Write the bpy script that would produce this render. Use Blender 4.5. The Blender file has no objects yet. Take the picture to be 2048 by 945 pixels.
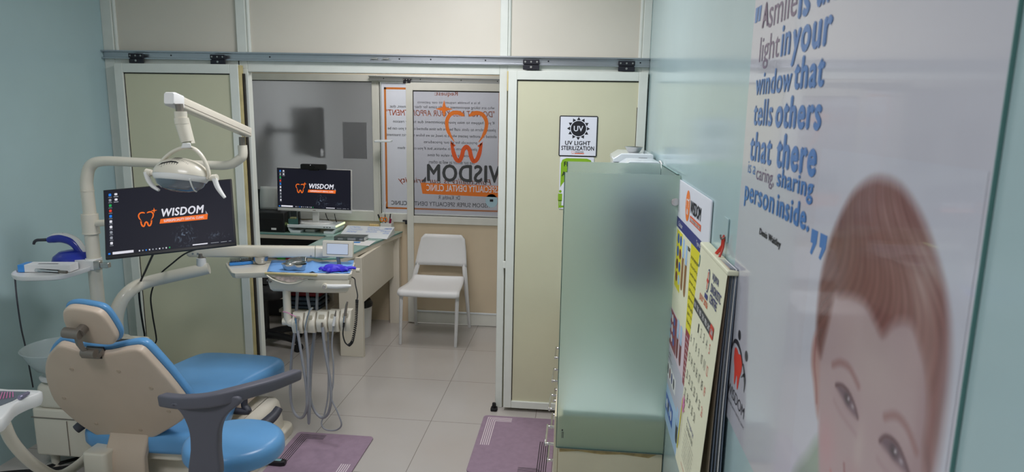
import bpy, bmesh, math, random
import numpy as np
from mathutils import Vector, Matrix
from mathutils.geometry import tessellate_polygon

scene = bpy.context.scene
COL = scene.collection
random.seed(7)
R = math.radians

# ------------------------------------------------------------------ camera
IMG_W, IMG_H = 2048, 945
FPX, YAW, PITCH, ROLL, EYE = 1340.468, -0.0996461, 0.1813139, -0.01781682, 1.772
_fwd = Vector((math.sin(YAW) * math.cos(PITCH), math.cos(YAW) * math.cos(PITCH), -math.sin(PITCH)))
_right = Vector((math.cos(YAW), -math.sin(YAW), 0))
_down = _fwd.cross(_right)
CR = math.cos(ROLL) * _right + math.sin(ROLL) * _down
CD = -math.sin(ROLL) * _right + math.cos(ROLL) * _down
cam_data = bpy.data.cameras.new('camera')
cam_data.sensor_fit = 'HORIZONTAL'
cam_data.sensor_width = 36.0
cam_data.lens = 36.0 * FPX / IMG_W
cam_data.clip_start = 0.02
cam_data.dof.use_dof = True
cam_data.dof.focus_distance = 3.7
cam_data.dof.aperture_fstop = 7.0
cam = bpy.data.objects.new('camera', cam_data)
COL.objects.link(cam)
m3 = Matrix((CR, -CD, -_fwd)).transposed()
cam.matrix_world = Matrix.Translation((0, 0, EYE)) @ m3.to_4x4()
scene.camera = cam

# ------------------------------------------------------------------ colour management, world, lamps
scene.view_settings.view_transform = 'Standard'
scene.view_settings.look = 'None'
scene.view_settings.gamma = 1.0
scene.view_settings.exposure = 0.0
scene.view_settings.use_curve_mapping = False
world = bpy.data.worlds.new('world')
scene.world = world
world.use_nodes = True
world.node_tree.nodes['Background'].inputs[0].default_value = (0.75, 0.85, 0.9, 1)
world.node_tree.nodes['Background'].inputs[1].default_value = 0.05
try:
    scene.cycles.use_denoising = True
    scene.cycles.max_bounces = 10
    scene.cycles.transmission_bounces = 8
    scene.cycles.sample_clamp_indirect = 6.0
except Exception:
    pass


def area(name, loc, sx, sy, power, color=(1, 1, 1), rot=(0, 0, 0)):
    l = bpy.data.lights.new(name, 'AREA')
    l.shape = 'RECTANGLE'
    l.size, l.size_y, l.energy, l.color = sx, sy, power, color
    o = bpy.data.objects.new(name, l)
    o.location, o.rotation_euler = loc, rot
    COL.objects.link(o)
    return o


LIGHT_COL = (0.985, 0.965, 1.0)
area('ceiling_lamp_light', (-0.68, 2.75, 2.725), 0.6, 0.6, 27, LIGHT_COL)
area('near_fill_light', (-1.5, 0.5, 2.725), 0.9, 0.6, 27, LIGHT_COL)  # unseen fill light, added to brighten the poster, left wall and chair shell
area('office_lamp_light', (-1.3, 4.65, 2.6), 0.5, 0.5, 12, (1, 0.96, 0.94))
area('waiting_lamp_light', (-1.3, 6.3, 2.65), 0.9, 0.6, 42, (0.95, 0.97, 1.0))


def ray(x, y):
    return ((x - IMG_W / 2) / FPX * CR + (y - IMG_H / 2) / FPX * CD + _fwd)


def _hit(x, y, ax, val):
    d = ray(x, y)
    o = Vector((0, 0, EYE))
    return o + d * ((val - o[ax]) / d[ax])


def P(x, y, Y): return _hit(x, y, 1, Y)      # photo position at depth Y
def PX(x, y, X): return _hit(x, y, 0, X)     # ... on a side wall
def PZ(x, y, Z): return _hit(x, y, 2, Z)     # ... at height Z


def PP(x, y, o, n):
    d = ray(x, y); c = Vector((0, 0, EYE))
    return c + d * ((o - c).dot(n) / d.dot(n))


# ------------------------------------------------------------------ materials
def lin(c):
    out = []
    for v in c[:3]:
        v = v / 255.0
        out.append(v / 12.92 if v <= 0.04045 else ((v + 0.055) / 1.055) ** 2.4)
    return (*out, 1.0)


MATS = {}


def mat(name, color, rough=0.5, metal=0.0, spec=0.5, var=0.0, vscale=4.0, bump=0.0, bscale=60.0, emit=None, estr=1.0,
        trans=0.0, ior=1.45, coat=0.0, alpha=1.0, stretch=None):
    m = bpy.data.materials.new(name)
    m.use_nodes = True
    nt = m.node_tree
    b = nt.nodes['Principled BSDF']
    b.inputs['Base Color'].default_value = lin(color)
    b.inputs['Roughness'].default_value = rough
    b.inputs['Metallic'].default_value = metal
    b.inputs['Specular IOR Level'].default_value = spec
    b.inputs['IOR'].default_value = ior
    b.inputs['Transmission Weight'].default_value = trans
    b.inputs['Coat Weight'].default_value = coat
    b.inputs['Alpha'].default_value = alpha
    if emit:
        b.inputs['Emission Color'].default_value = lin(emit)
        b.inputs['Emission Strength'].default_value = estr
    if var or bump:
        tc = nt.nodes.new('ShaderNodeTexCoord')
        src = tc.outputs['Object']
        if stretch:
            mp = nt.nodes.new('ShaderNodeMapping')
            mp.inputs['Scale'].default_value = stretch
            nt.links.new(src, mp.inputs['Vector']); src = mp.outputs['Vector']
        if var:
            n = nt.nodes.new('ShaderNodeTexNoise')
            n.inputs['Scale'].default_value = vscale
            n.inputs['Detail'].default_value = 4
            nt.links.new(src, n.inputs['Vector'])
            rp = nt.nodes.new('ShaderNodeValToRGB')
            lo = [max(0, v * (1 - var)) for v in color]; hi = [min(255, v * (1 + var)) for v in color]
            rp.color_ramp.elements[0].position, rp.color_ramp.elements[1].position = 0.3, 0.7
            rp.color_ramp.elements[0].color, rp.color_ramp.elements[1].color = lin(lo), lin(hi)
            nt.links.new(n.outputs['Fac'], rp.inputs['Fac'])
            nt.links.new(rp.outputs['Color'], b.inputs['Base Color'])
        if bump:
            n2 = nt.nodes.new('ShaderNodeTexNoise')
            n2.inputs['Scale'].default_value = bscale
            nt.links.new(src, n2.inputs['Vector'])
            bp = nt.nodes.new('ShaderNodeBump')
            bp.inputs['Strength'].default_value = bump
            bp.inputs['Distance'].default_value = 0.002
            nt.links.new(n2.outputs['Fac'], bp.inputs['Height'])
            nt.links.new(bp.outputs['Normal'], b.inputs['Normal'])
    MATS[name] = m
    return m


M_WALL = mat('teal_wall_laminate', (178, 203, 206), 0.16, spec=0.5, var=0.02, vscale=1.5)
M_WALL_GREY = mat('grey_wall_paint', (158, 160, 160), 0.6)
M_WALL_PLAIN = mat('plain_wall_paint', (205, 208, 205), 0.6)
M_BEIGE = mat('cream_panel_laminate', (213, 211, 182), 0.38, var=0.015, vscale=2)
M_BEIGE2 = mat('upper_panel_laminate', (220, 214, 200), 0.38, var=0.015, vscale=2)
M_TAN = mat('tan_wall_board', (216, 199, 172), 0.5, var=0.02, vscale=3)
M_FRAME = mat('painted_aluminium_frame', (226, 230, 222), 0.35, var=0.015, vscale=9)
M_FRAME_OFF = mat('office_aluminium_frame', (222, 222, 214), 0.35, var=0.015, vscale=9)
M_CEIL = mat('ceiling_white', (235, 235, 230), 0.8)
M_GASKET = mat('dark_gasket', (40, 36, 32), 0.6)
M_RUBBER_Y = mat('yellowed_seal_strip', (206, 190, 138), 0.6, var=0.06, vscale=12)
M_ALU = mat('brushed_aluminium', (190, 194, 200), 0.28, metal=0.9, bump=0.05, bscale=30, stretch=(1, 40, 40))
M_BLACKMETAL = mat('black_bracket_metal', (42, 42, 50), 0.4, metal=0.3)
M_SCREW = mat('zinc_screw', (180, 180, 176), 0.35, metal=0.9)
M_STEEL = mat('stainless_steel', (196, 196, 194), 0.22, metal=1.0)
M_CHROME = mat('chrome', (215, 215, 218), 0.1, metal=1.0)
M_GREYMETAL = mat('warm_grey_metal', (138, 130, 122), 0.38, metal=0.55)
M_CREAM = mat('cream_enamel', (222, 216, 200), 0.28, coat=0.25, var=0.01, vscale=5)
M_SHELL = mat('cream_chair_shell', (202, 184, 165), 0.42, var=0.02, vscale=4, bump=0.03, bscale=220)
M_WHITE = mat('white_plastic', (232, 232, 230), 0.35)
M_WHITE_CHAIR = mat('white_chair_plastic', (228, 228, 228), 0.4, bump=0.02, bscale=300)
M_GLOSSWHITE = mat('gloss_white_enamel', (232, 238, 242), 0.18, coat=0.3)
M_BLUE = mat('blue_vinyl', (98, 156, 206), 0.3, var=0.03, vscale=5, bump=0.04, bscale=160)
M_STOOLGREY = mat('grey_moulded_polyurethane', (92, 92, 102), 0.5, bump=0.06, bscale=260)
M_DARKGREY = mat('dark_grey_plastic', (66, 66, 74), 0.5)
M_BLACK = mat('black_plastic', (30, 30, 33), 0.42)
M_BLACKSOFT = mat('black_rubber', (24, 24, 26), 0.65)
M_HOSE = mat('grey_hose', (150, 152, 158), 0.45)
M_DISPLAY_LCD = mat('lcd_pale_display', (205, 214, 226), 0.25, emit=(205, 214, 228), estr=0.12)
M_DRAPE = mat('blue_paper_drape', (116, 166, 224), 0.8, bump=0.15, bscale=90)
M_GLOVE = mat('violet_nitrile', (62, 48, 205), 0.5)
M_NAVYBLUE = mat('royal_blue_plastic', (38, 52, 160), 0.28, coat=0.3)
M_BLUEBOX = mat('clear_blue_plastic', (70, 150, 230), 0.25)


def thin_clear(name, tint, gloss):
    """thin clear sheet: see-through with a fresnel sheen"""
    m = bpy.data.materials.new(name); m.use_nodes = True
    nt = m.node_tree; nt.nodes.remove(nt.nodes['Principled BSDF'])
    out = [n for n in nt.nodes if n.type == 'OUTPUT_MATERIAL'][0]
    tr = nt.nodes.new('ShaderNodeBsdfTransparent'); tr.inputs[0].default_value = lin(tint)
    gl = nt.nodes.new('ShaderNodeBsdfGlossy'); gl.inputs['Roughness'].default_value = gloss
    fr = nt.nodes.new('ShaderNodeFresnel'); fr.inputs['IOR'].default_value = 1.35
    mx = nt.nodes.new('ShaderNodeMixShader')
    nt.links.new(fr.outputs[0], mx.inputs[0]); nt.links.new(tr.outputs[0], mx.inputs[1]); nt.links.new(gl.outputs[0], mx.inputs[2])
    nt.links.new(mx.outputs[0], out.inputs[0])
    MATS[name] = m
    return m


M_CLEAR = thin_clear('clear_plastic', (240, 244, 246), 0.1)
M_FROST = mat('frosted_glass', (226, 239, 231), 0.66, trans=.93, ior=1.42)
M_FROST_DOOR = mat('door_frosted_glass', (232, 231, 233), 0.16, trans=.94, ior=1.2)
M_FROST_OFF = mat('office_frosted_glass', (228, 228, 230), 0.4, trans=.92, ior=1.2)
M_PANE = thin_clear('clear_pane', (248, 250, 249), 0.03)
M_GLASSEDGE = mat('green_glass_edge', (112, 160, 156), 0.15)
M_GLASSTOP = mat('pale_green_glass_top', (158, 190, 180), 0.06, spec=0.7)
M_BOWLGLASS = mat('translucent_bowl_glass', (225, 235, 235), 0.18, trans=0.55, ior=1.3)
M_MAT = mat('mauve_mat', (150, 128, 146), 0.75, var=0.03, vscale=30, bump=0.12, bscale=400)
M_MATBLACK = mat('mat_black_lines', (28, 26, 30), 0.7)
M_MATWHITE = mat('mat_pale_lines', (226, 214, 218), 0.7)
M_INK = mat('black_ink', (30, 30, 38), 0.55)
M_INKGREY = mat('grey_ink', (70, 72, 74), 0.55)
M_ORANGE = mat('orange_print', (240, 128, 48), 0.5)
M_ORANGE2 = mat('red_orange_print', (232, 96, 44), 0.5)
M_PAPER = mat('white_paper', (238, 238, 238), 0.6)
M_SIGNWHITE = mat('sign_white', (236, 238, 248), 0.3)
M_GREENPRINT = mat('lime_green_print', (140, 186, 40), 0.4)
M_POSTER = mat('poster_gloss_white', (204, 204, 214), 0.12, coat=0.4)
M_POSTERBLUE = mat('poster_blue_print', (72, 128, 196), 0.25)
M_POSTERPLUM = mat('poster_plum_print', (116, 92, 126), 0.25)
M_RED = mat('red_print', (214, 62, 46), 0.4)
M_CREAMPAPER = mat('cream_paper', (232, 232, 204), 0.55, var=0.02, vscale=6)
M_NAVYPRINT = mat('navy_print', (58, 62, 128), 0.45)
M_YELLOW = mat('yellow_print', (232, 222, 36), 0.45)
M_MAROON = mat('maroon_print', (150, 52, 68), 0.45)
M_ROYALPRINT = mat('royal_blue_print', (38, 92, 186), 0.4)
M_SKYPRINT = mat('sky_blue_print', (176, 208, 240), 0.4)
M_BROWNTUBE = mat('amber_tube_print', (150, 108, 60), 0.4)
M_TUBERED = mat('red_tube_print', (120, 30, 40), 0.4)
M_PINK = mat('pink_print', (220, 130, 180), 0.5)
M_WOOD = mat('cream_cabinet_board', (220, 210, 182), 0.4, var=0.03, vscale=3)
M_COUNTER = mat('white_counter_stone', (226, 234, 236), 0.22)
M_STAIN = mat('brown_glue_stain', (186, 160, 110), 0.6, var=0.12, vscale=30)
M_DESK = mat('cream_desk_laminate', (226, 218, 202), 0.42, var=0.012, vscale=2)
M_RED_BAG = mat('red_linen', (150, 34, 48), 0.5, bump=0.2, bscale=40)
M_GREYBLUE_BAG = mat('grey_blue_linen', (96, 110, 130), 0.5, bump=0.2, bscale=40)
M_LEDSTRIP = mat('led_strip_lit', (240, 255, 190), 0.4, emit=(226, 255, 170), estr=1.6)
M_TEAL_BOX = mat('mint_paper_cubes', (140, 196, 184), 0.6)
M_WOODTAN = mat('tan_pegs', (224, 196, 140), 0.55)
M_ORANGEPL = mat('orange_plastic', (232, 130, 40), 0.4)
M_GREENPL = mat('green_plastic', (60, 150, 60), 0.4)
M_MAGENTA = mat('magenta_plastic', (150, 30, 70), 0.4)
M_BLUEINK = mat('blue_marker_ink', (90, 140, 215), 0.6)
M_TV = mat('tv_black', (26, 28, 32), 0.3)
M_NOTICE = mat('grey_notice_paper', (150, 152, 156), 0.7)
M_SKIRT = mat('cotton_white', (245, 245, 245), 0.9)
M_GREYCHECK = mat('slate_tray_liner', (104, 112, 120), 0.5)


def floor_material():
    m = bpy.data.materials.new('glossy_cream_floor_tiles')
    m.use_nodes = True
    nt = m.node_tree; b = nt.nodes['Principled BSDF']
    tc = nt.nodes.new('ShaderNodeTexCoord')
    mp = nt.nodes.new('ShaderNodeMapping')
    mp.inputs['Location'].default_value = (0.8119, -3.579 + 0.0, 0)
    nt.links.new(tc.outputs['Object'], mp.inputs['Vector'])
    br = nt.nodes.new('ShaderNodeTexBrick')
    br.offset = 0.0
    br.inputs['Scale'].default_value = 1.0
    br.inputs['Brick Width'].default_value = 0.6
    br.inputs['Row Height'].default_value = 0.6
    br.inputs['Mortar Size'].default_value = 0.0016
    br.inputs['Mortar Smooth'].default_value = 0.1
    br.inputs['Color1'].default_value = lin((190, 185, 180))
    br.inputs['Color2'].default_value = lin((187, 182, 177))
    br.inputs['Mortar'].default_value = lin((126, 120, 112))
    nt.links.new(mp.outputs['Vector'], br.inputs['Vector'])
    no = nt.nodes.new('ShaderNodeTexNoise'); no.inputs['Scale'].default_value = 2.2; no.inputs['Detail'].default_value = 5
    nt.links.new(tc.outputs['Object'], no.inputs['Vector'])
    mx = nt.nodes.new('ShaderNodeMix'); mx.data_type = 'RGBA'; mx.blend_type = 'MULTIPLY'
    mx.inputs[0].default_value = 0.5
    rp = nt.nodes.new('ShaderNodeValToRGB')
    rp.color_ramp.elements[0].position = 0.3; rp.color_ramp.elements[1].position = 0.7
    rp.color_ramp.elements[0].color = (0.9, 0.87, 0.84, 1); rp.color_ramp.elements[1].color = (1, 1, 1, 1)
    nt.links.new(no.outputs['Fac'], rp.inputs['Fac'])
    nt.links.new(br.outputs['Color'], mx.inputs[6]); nt.links.new(rp.outputs['Color'], mx.inputs[7])
    nt.links.new(mx.outputs[2], b.inputs['Base Color'])
    b.inputs['Roughness'].default_value = 0.17
    b.inputs['Specular IOR Level'].default_value = 0.45
    return m


M_FLOOR = floor_material()


def screen_material():
    """dark desktop wallpaper with a wisp of smoke, as lit pixels"""
    m = bpy.data.materials.new('lit_dark_wallpaper')
    m.use_nodes = True
    nt = m.node_tree; b = nt.nodes['Principled BSDF']
    b.inputs['Base Color'].default_value = (0.006, 0.006, 0.009, 1)
    b.inputs['Roughness'].default_value = 0.4
    b.inputs['Specular IOR Level'].default_value = 0.12
    at = nt.nodes.new('ShaderNodeUVMap')
    sub = nt.nodes.new('ShaderNodeVectorMath'); sub.operation = 'SUBTRACT'; sub.inputs[1].default_value = (0.61, 0.19, 0)
    nt.links.new(at.outputs['UV'], sub.inputs[0])
    scl = nt.nodes.new('ShaderNodeVectorMath'); scl.operation = 'MULTIPLY'; scl.inputs[1].default_value = (9.0, 5.0, 0)
    nt.links.new(sub.outputs[0], scl.inputs[0])
    ln = nt.nodes.new('ShaderNodeVectorMath'); ln.operation = 'LENGTH'
    nt.links.new(scl.outputs[0], ln.inputs[0])
    mr = nt.nodes.new('ShaderNodeMapRange'); mr.inputs[1].default_value = 1.0; mr.inputs[2].default_value = 0.0
    nt.links.new(ln.outputs['Value'], mr.inputs[0])
    # second low wisp along the bottom edge
    sub2 = nt.nodes.new('ShaderNodeVectorMath'); sub2.operation = 'SUBTRACT'; sub2.inputs[1].default_value = (0.87, 0.14, 0)
    nt.links.new(at.outputs['UV'], sub2.inputs[0])
    scl2 = nt.nodes.new('ShaderNodeVectorMath'); scl2.operation = 'MULTIPLY'; scl2.inputs[1].default_value = (8.0, 14.0, 0)
    nt.links.new(sub2.outputs[0], scl2.inputs[0])
    ln2 = nt.nodes.new('ShaderNodeVectorMath'); ln2.operation = 'LENGTH'
    nt.links.new(scl2.outputs[0], ln2.inputs[0])
    mr2 = nt.nodes.new('ShaderNodeMapRange'); mr2.inputs[1].default_value = 1.0; mr2.inputs[2].default_value = 0.0
    mr2.inputs[4].default_value = 0.5
    nt.links.new(ln2.outputs['Value'], mr2.inputs[0])
    ad = nt.nodes.new('ShaderNodeMath'); ad.operation = 'MAXIMUM'
    nt.links.new(mr.outputs[0], ad.inputs[0]); nt.links.new(mr2.outputs[0], ad.inputs[1])
    no = nt.nodes.new('ShaderNodeTexNoise'); no.inputs['Scale'].default_value = 1.6; no.inputs['Detail'].default_value = 6
    no.inputs['Distortion'].default_value = 1.4
    sc3 = nt.nodes.new('ShaderNodeVectorMath'); sc3.operation = 'MULTIPLY'; sc3.inputs[1].default_value = (22.0, 7.0, 1)
    nt.links.new(at.outputs['UV'], sc3.inputs[0])
    nt.links.new(sc3.outputs[0], no.inputs['Vector'])
    mr3 = nt.nodes.new('ShaderNodeMapRange'); mr3.inputs[1].default_value = 0.52; mr3.inputs[2].default_value = 0.85
    nt.links.new(no.outputs['Fac'], mr3.inputs[0])
    mu = nt.nodes.new('ShaderNodeMath'); mu.operation = 'MULTIPLY'
    nt.links.new(ad.outputs[0], mu.inputs[0]); nt.links.new(mr3.outputs[0], mu.inputs[1])
    mx = nt.nodes.new('ShaderNodeMix'); mx.data_type = 'RGBA'
    mx.inputs[6].default_value = lin((27, 28, 38)); mx.inputs[7].default_value = lin((150, 170, 195))
    nt.links.new(mu.outputs[0], mx.inputs[0])
    nt.links.new(mx.outputs[2], b.inputs['Emission Color'])
    b.inputs['Emission Strength'].default_value = 0.85
    return m


M_SCREEN = screen_material()
def pix(name, c, s=0.9): return mat(name, (8, 8, 8), 0.4, spec=.1, emit=c, estr=s)
M_PX_WHITE = pix('lit_white_pixels', (228, 228, 238))
M_PX_ORANGE = pix('lit_orange_pixels', (248, 116, 40))
M_PX_BLUE = pix('lit_blue_pixels', (40, 130, 235))
M_PX_GREEN = pix('lit_green_pixels', (40, 170, 90))
M_PX_GREY = pix('lit_grey_pixels', (150, 155, 165))
M_PX_RED = pix('lit_red_pixels', (225, 70, 50))


# ------------------------------------------------------------------ mesh building
BASE = {}


class Frame:
    def __init__(s, o, u, v):
        s.o, s.u, s.v = Vector(o), Vector(u).normalized(), Vector(v).normalized()
        s.n = s.u.cross(s.v).normalized()

    def __call__(s, a, b, c=0.0):
        return s.o + s.u * a + s.v * b + s.n * c


class MB:
    def __init__(s):
        s.v, s.f, s.m, s.mats, s.cur, s.uv = [], [], [], [], 0, None

    def use(s, m):
        if m not in s.mats: s.mats.append(m)
        s.cur = s.mats.index(m); return s

    def add(s, vs, fs):
        k = len(s.v)
        s.v += [Vector(p) for p in vs]
        for f in fs:
            s.f.append(tuple(i + k for i in f)); s.m.append(s.cur)
        return s

    def box(s, x0, x1, y0, y1, z0, z1):
        vs = [(x, y, z) for z in (z0, z1) for y in (y0, y1) for x in (x0, x1)]
        return s.add(vs, [(0, 2, 3, 1), (4, 5, 7, 6), (0, 1, 5, 4), (2, 6, 7, 3), (0, 4, 6, 2), (1, 3, 7, 5)])

    def fbox(s, F, a0, a1, b0, b1, c0, c1):
        vs = [F(a, b, c) for c in (c0, c1) for b in (b0, b1) for a in (a0, a1)]
        return s.add(vs, [(0, 2, 3, 1), (4, 5, 7, 6), (0, 1, 5, 4), (2, 6, 7, 3), (0, 4, 6, 2), (1, 3, 7, 5)])

    def loft(s, rings, cap0=True, cap1=True, closed=True):
        n = len(rings[0]); k = len(s.v); fs = []
        vs = [p for r in rings for p in r]
        for i in range(len(rings) - 1):
            for j in range(n if closed else n - 1):
                j2 = (j + 1) % n
                fs.append((i * n + j, i * n + j2, (i + 1) * n + j2, (i + 1) * n + j))
        s.add(vs, fs)
        for cap, ring, off in ((cap0, rings[0], 0), (cap1, rings[-1], (len(rings) - 1) * n)):
            if cap:
                for t in tessellate_polygon([[Vector(p) for p in ring]]):
                    s.f.append(tuple(k + off + i for i in t)); s.m.append(s.cur)
        return s

    def cyl(s, p0, p1, r0, r1=None, n=16, cap=True):
        p0, p1 = Vector(p0), Vector(p1); r1 = r0 if r1 is None else r1
        d = (p1 - p0).normalized()
        a = d.orthogonal().normalized(); b = d.cross(a)
        rings = [[p + (a * math.cos(t) + b * math.sin(t)) * r for t in [2 * math.pi * i / n for i in range(n)]] for p, r in ((p0, r0), (p1, r1))]
        return s.loft(rings, cap, cap)

    def tube(s, pts, r, n=10, k=0, cap=True, flat=None):
        pts = [Vector(p) for p in pts]
        rs = list(r) if isinstance(r, (list, tuple)) else [r] * len(pts)
        if k:
            pts, rs = catmull(pts, k, False, rs)
        rings = []
        t0 = (pts[1] - pts[0]).normalized()
        a = t0.orthogonal().normalized()
        if flat is not None:
            a = (Vector(flat[0]) - t0 * Vector(flat[0]).dot(t0)).normalized()
        for i, p in enumerate(pts):
            t = (pts[min(i + 1, len(pts) - 1)] - pts[max(i - 1, 0)]).normalized()
            a = (a - t * a.dot(t)).normalized(); b = t.cross(a)
            fa, fb = (1, 1) if flat is None else (1, flat[1])
            rings.append([p + (a * math.cos(q) * fa + b * math.sin(q) * fb) * rs[i] for q in [2 * math.pi * j / n for j in range(n)]])
        return s.loft(rings, cap, cap)

    def lathe(s, c, prof, n=24, sx=1.0, sy=1.0, F=None, cap0=False, cap1=False):
        F = F or Frame((0, 0, 0), (1, 0, 0), (0, 1, 0)); c = Vector(c)
        rings = [[c + F.u * (r * sx * math.cos(t)) + F.v * (r * sy * math.sin(t)) + F.n * z for t in [2 * math.pi * i / n for i in range(n)]] for r, z in prof]
        return s.loft(rings, cap0, cap1)

    def ell(s, c, rx, ry, rz, F=None, n=20, m=10, lo=-90, hi=90, cap=False):
        prof = [(math.cos(R(lo + (hi - lo) * i / m)), math.sin(R(lo + (hi - lo) * i / m))) for i in range(m + 1)]
        F = F or Frame((0, 0, 0), (1, 0, 0), (0, 1, 0)); c = Vector(c)
        rings = [[c + F.u * (r * rx * math.cos(t)) + F.v * (r * ry * math.sin(t)) + F.n * (z * rz) for t in [2 * math.pi * i / n for i in range(n)]] for r, z in prof]
        return s.loft(rings, cap, cap)

    def prism(s, ring, vec):
        ring = [Vector(p) for p in ring]; vec = Vector(vec)
        return s.loft([ring, [p + vec for p in ring]])

    def poly(s, ring):
        ring = [Vector(p) for p in ring]
        k = len(s.v)
        s.v += ring
        for t in tessellate_polygon([ring]):
            s.f.append(tuple(k + i for i in t)); s.m.append(s.cur)
        return s

    def cushion(s, out, F, t0, t1, r=0.02, steps=4, dome=0.0, r0=None):
        """rounded slab: 2-D outline in frame F, thickness t0..t1 along its normal"""
        r0 = r if r0 is None else r0
        rings = []
        for i in range(steps + 1):
            a = math.pi / 2 * i / steps
            rings.append((r0 * (1 - math.sin(a)), t0 + r0 * (1 - math.cos(a))))
        for i in range(steps + 1):
            a = math.pi / 2 * i / steps
            rings.append((r * (1 - math.cos(a)), t1 - r * (1 - math.sin(a))))
        if dome:
            mn = min(poly_span(out)) * 0.5
            for q in (0.25, 0.5, 0.75):
                rings.append((r + (mn - r) * q * 0.8, t1 + dome * math.sin(q * math.pi / 2)))
        R3 = [[F(a, b, c) for a, b in inset(out, d)] for d, c in rings]
        return s.loft(R3)

    def build(s, name, m=None, parent=None, bevel=0.0, seg=2, smooth=35, kind=None, sub=0, uvs=None):
        b = BASE.get(parent.name, Vector((0, 0, 0))) if parent else Vector((0, 0, 0))
        me = bpy.data.meshes.new(name)
        me.from_pydata([tuple(p - b) for p in s.v], [], s.f)
        mm = s.mats if s.mats else [m]
        for x in mm: me.materials.append(x)
        if s.mats: me.polygons.foreach_set('material_index', s.m)
        bm = bmesh.new(); bm.from_mesh(me)
        bmesh.ops.recalc_face_normals(bm, faces=bm.faces)
        bm.to_mesh(me); bm.free()
        if smooth:
            me.polygons.foreach_set('use_smooth', [True] * len(me.polygons))
            me.set_sharp_from_angle(angle=R(smooth))
        o = bpy.data.objects.new(name, me)
        COL.objects.link(o)
        if bevel:
            md = o.modifiers.new('edge_rounding', 'BEVEL')
            md.width, md.segments, md.limit_method, md.angle_limit = bevel, seg, 'ANGLE', R(40)
            md.harden_normals = False
        if sub:
            md = o.modifiers.new('smoothing', 'SUBSURF'); md.levels = md.render_levels = sub
        if parent: o.parent = parent; BASE[o.name] = b
        else: BASE[o.name] = Vector((0, 0, 0))
        if kind: o['kind'] = kind
        return o


def catmull(pts, k=6, closed=True, rs=None):
    n = len(pts); out, ro = [], []
    rng = range(n if closed else n - 1)
    for i in rng:
        if closed: p0, p1, p2, p3 = pts[i - 1], pts[i], pts[(i + 1) % n], pts[(i + 2) % n]
        else: p0, p1, p2, p3 = pts[max(i - 1, 0)], pts[i], pts[i + 1], pts[min(i + 2, n - 1)]
        for j in range(k):
            t = j / k
            q = tuple(0.5 * (2 * b + (c - a) * t + (2 * a - 5 * b + 4 * c - d) * t * t + (3 * b - a - 3 * c + d) * t ** 3) for a, b, c, d in zip(p0, p1, p2, p3))
            out.append(Vector(q))
            if rs: ro.append(rs[i] + (rs[(i + 1) % n] - rs[i]) * t)
    if not closed:
        out.append(Vector(pts[-1]))
        if rs: ro.append(rs[-1])
    return (out, ro) if rs else out


def poly_span(out):
    xs = [p[0] for p in out]; ys = [p[1] for p in out]
    return max(xs) - min(xs), max(ys) - min(ys)


def inset(out, d):
    if d == 0: return [(p[0], p[1]) for p in out]
    n = len(out); A = sum(out[i][0] * out[(i + 1) % n][1] - out[(i + 1) % n][0] * out[i][1] for i in range(n))
    sg = 1 if A > 0 else -1
    res = []
    for i in range(n):
        p, a, b = out[i], out[i - 1], out[(i + 1) % n]
        e1 = (p[0] - a[0], p[1] - a[1]); e2 = (b[0] - p[0], b[1] - p[1])
        l1 = math.hypot(*e1) or 1e-9; l2 = math.hypot(*e2) or 1e-9
        nx = -(e1[1] / l1 + e2[1] / l2) * sg; ny = (e1[0] / l1 + e2[0] / l2) * sg
        l = math.hypot(nx, ny) or 1e-9
        nx, ny = nx / l, ny / l
        cosh = max(0.5, abs(nx * -e1[1] / l1 * sg + ny * e1[0] / l1 * sg))
        res.append((p[0] + nx * d / cosh, p[1] + ny * d / cosh))
    return res


def rrect(x0, x1, y0, y1, r, k=5):
    pts = []
    for cx, cy, a0 in ((x1 - r, y1 - r, 0), (x0 + r, y1 - r, 90), (x0 + r, y0 + r, 180), (x1 - r, y0 + r, 270)):
        for i in range(k + 1):
            a = R(a0 + 90 * i / k); pts.append((cx + r * math.cos(a), cy + r * math.sin(a)))
    return pts


def ellipse(cx, cy, rx, ry, n=28):
    return [(cx + rx * math.cos(2 * math.pi * i / n), cy + ry * math.sin(2 * math.pi * i / n)) for i in range(n)]


def flat(mb, F, pts, c=0.0):
    return mb.poly([F(p[0], p[1], c) for p in pts])


def stroke(mb, F, pts, w, c=0.0, k=6, taper=None):
    """tapered ribbon along a 2-D path in frame F"""
    ps = catmull([Vector((p[0], p[1], 0)) for p in pts], k, False) if k else [Vector((p[0], p[1], 0)) for p in pts]
    n = len(ps); L, Rr = [], []
    for i, p in enumerate(ps):
        t = (ps[min(i + 1, n - 1)] - ps[max(i - 1, 0)]).normalized()
        q = i / (n - 1)
        ww = w * 0.5
        if taper: ww *= np.interp(q, *taper)
        L.append(F(p.x - t.y * ww, p.y + t.x * ww, c)); Rr.append(F(p.x + t.y * ww, p.y - t.x * ww, c))
    k0 = len(mb.v)
    mb.add(L + Rr, [(i, i + 1, n + i + 1, n + i) for i in range(n - 1)])
    return mb


_TXT = {}


def text_geo(s, bold=0.0, shear=0.0, spacing=1.0):

    key = (s, bold, shear, spacing)
    if key not in _TXT:
        cu = bpy.data.curves.new('lettering_curve', 'FONT')
        cu.body = s; cu.size = 1.0; cu.offset = bold; cu.shear = shear; cu.space_character = spacing
        cu.resolution_u = 3
        ob = bpy.data.objects.new('lettering_source', cu)
        COL.objects.link(ob)
        dg = bpy.context.evaluated_depsgraph_get()
        me = bpy.data.meshes.new_from_object(ob.evaluated_get(dg))
        vs = [(v.co.x, v.co.y) for v in me.vertices]; fs = [tuple(p.vertices) for p in me.polygons]
        bpy.data.objects.remove(ob); bpy.data.curves.remove(cu); bpy.data.meshes.remove(me)
        _TXT[key] = (vs, fs)
    return _TXT[key]


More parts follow.
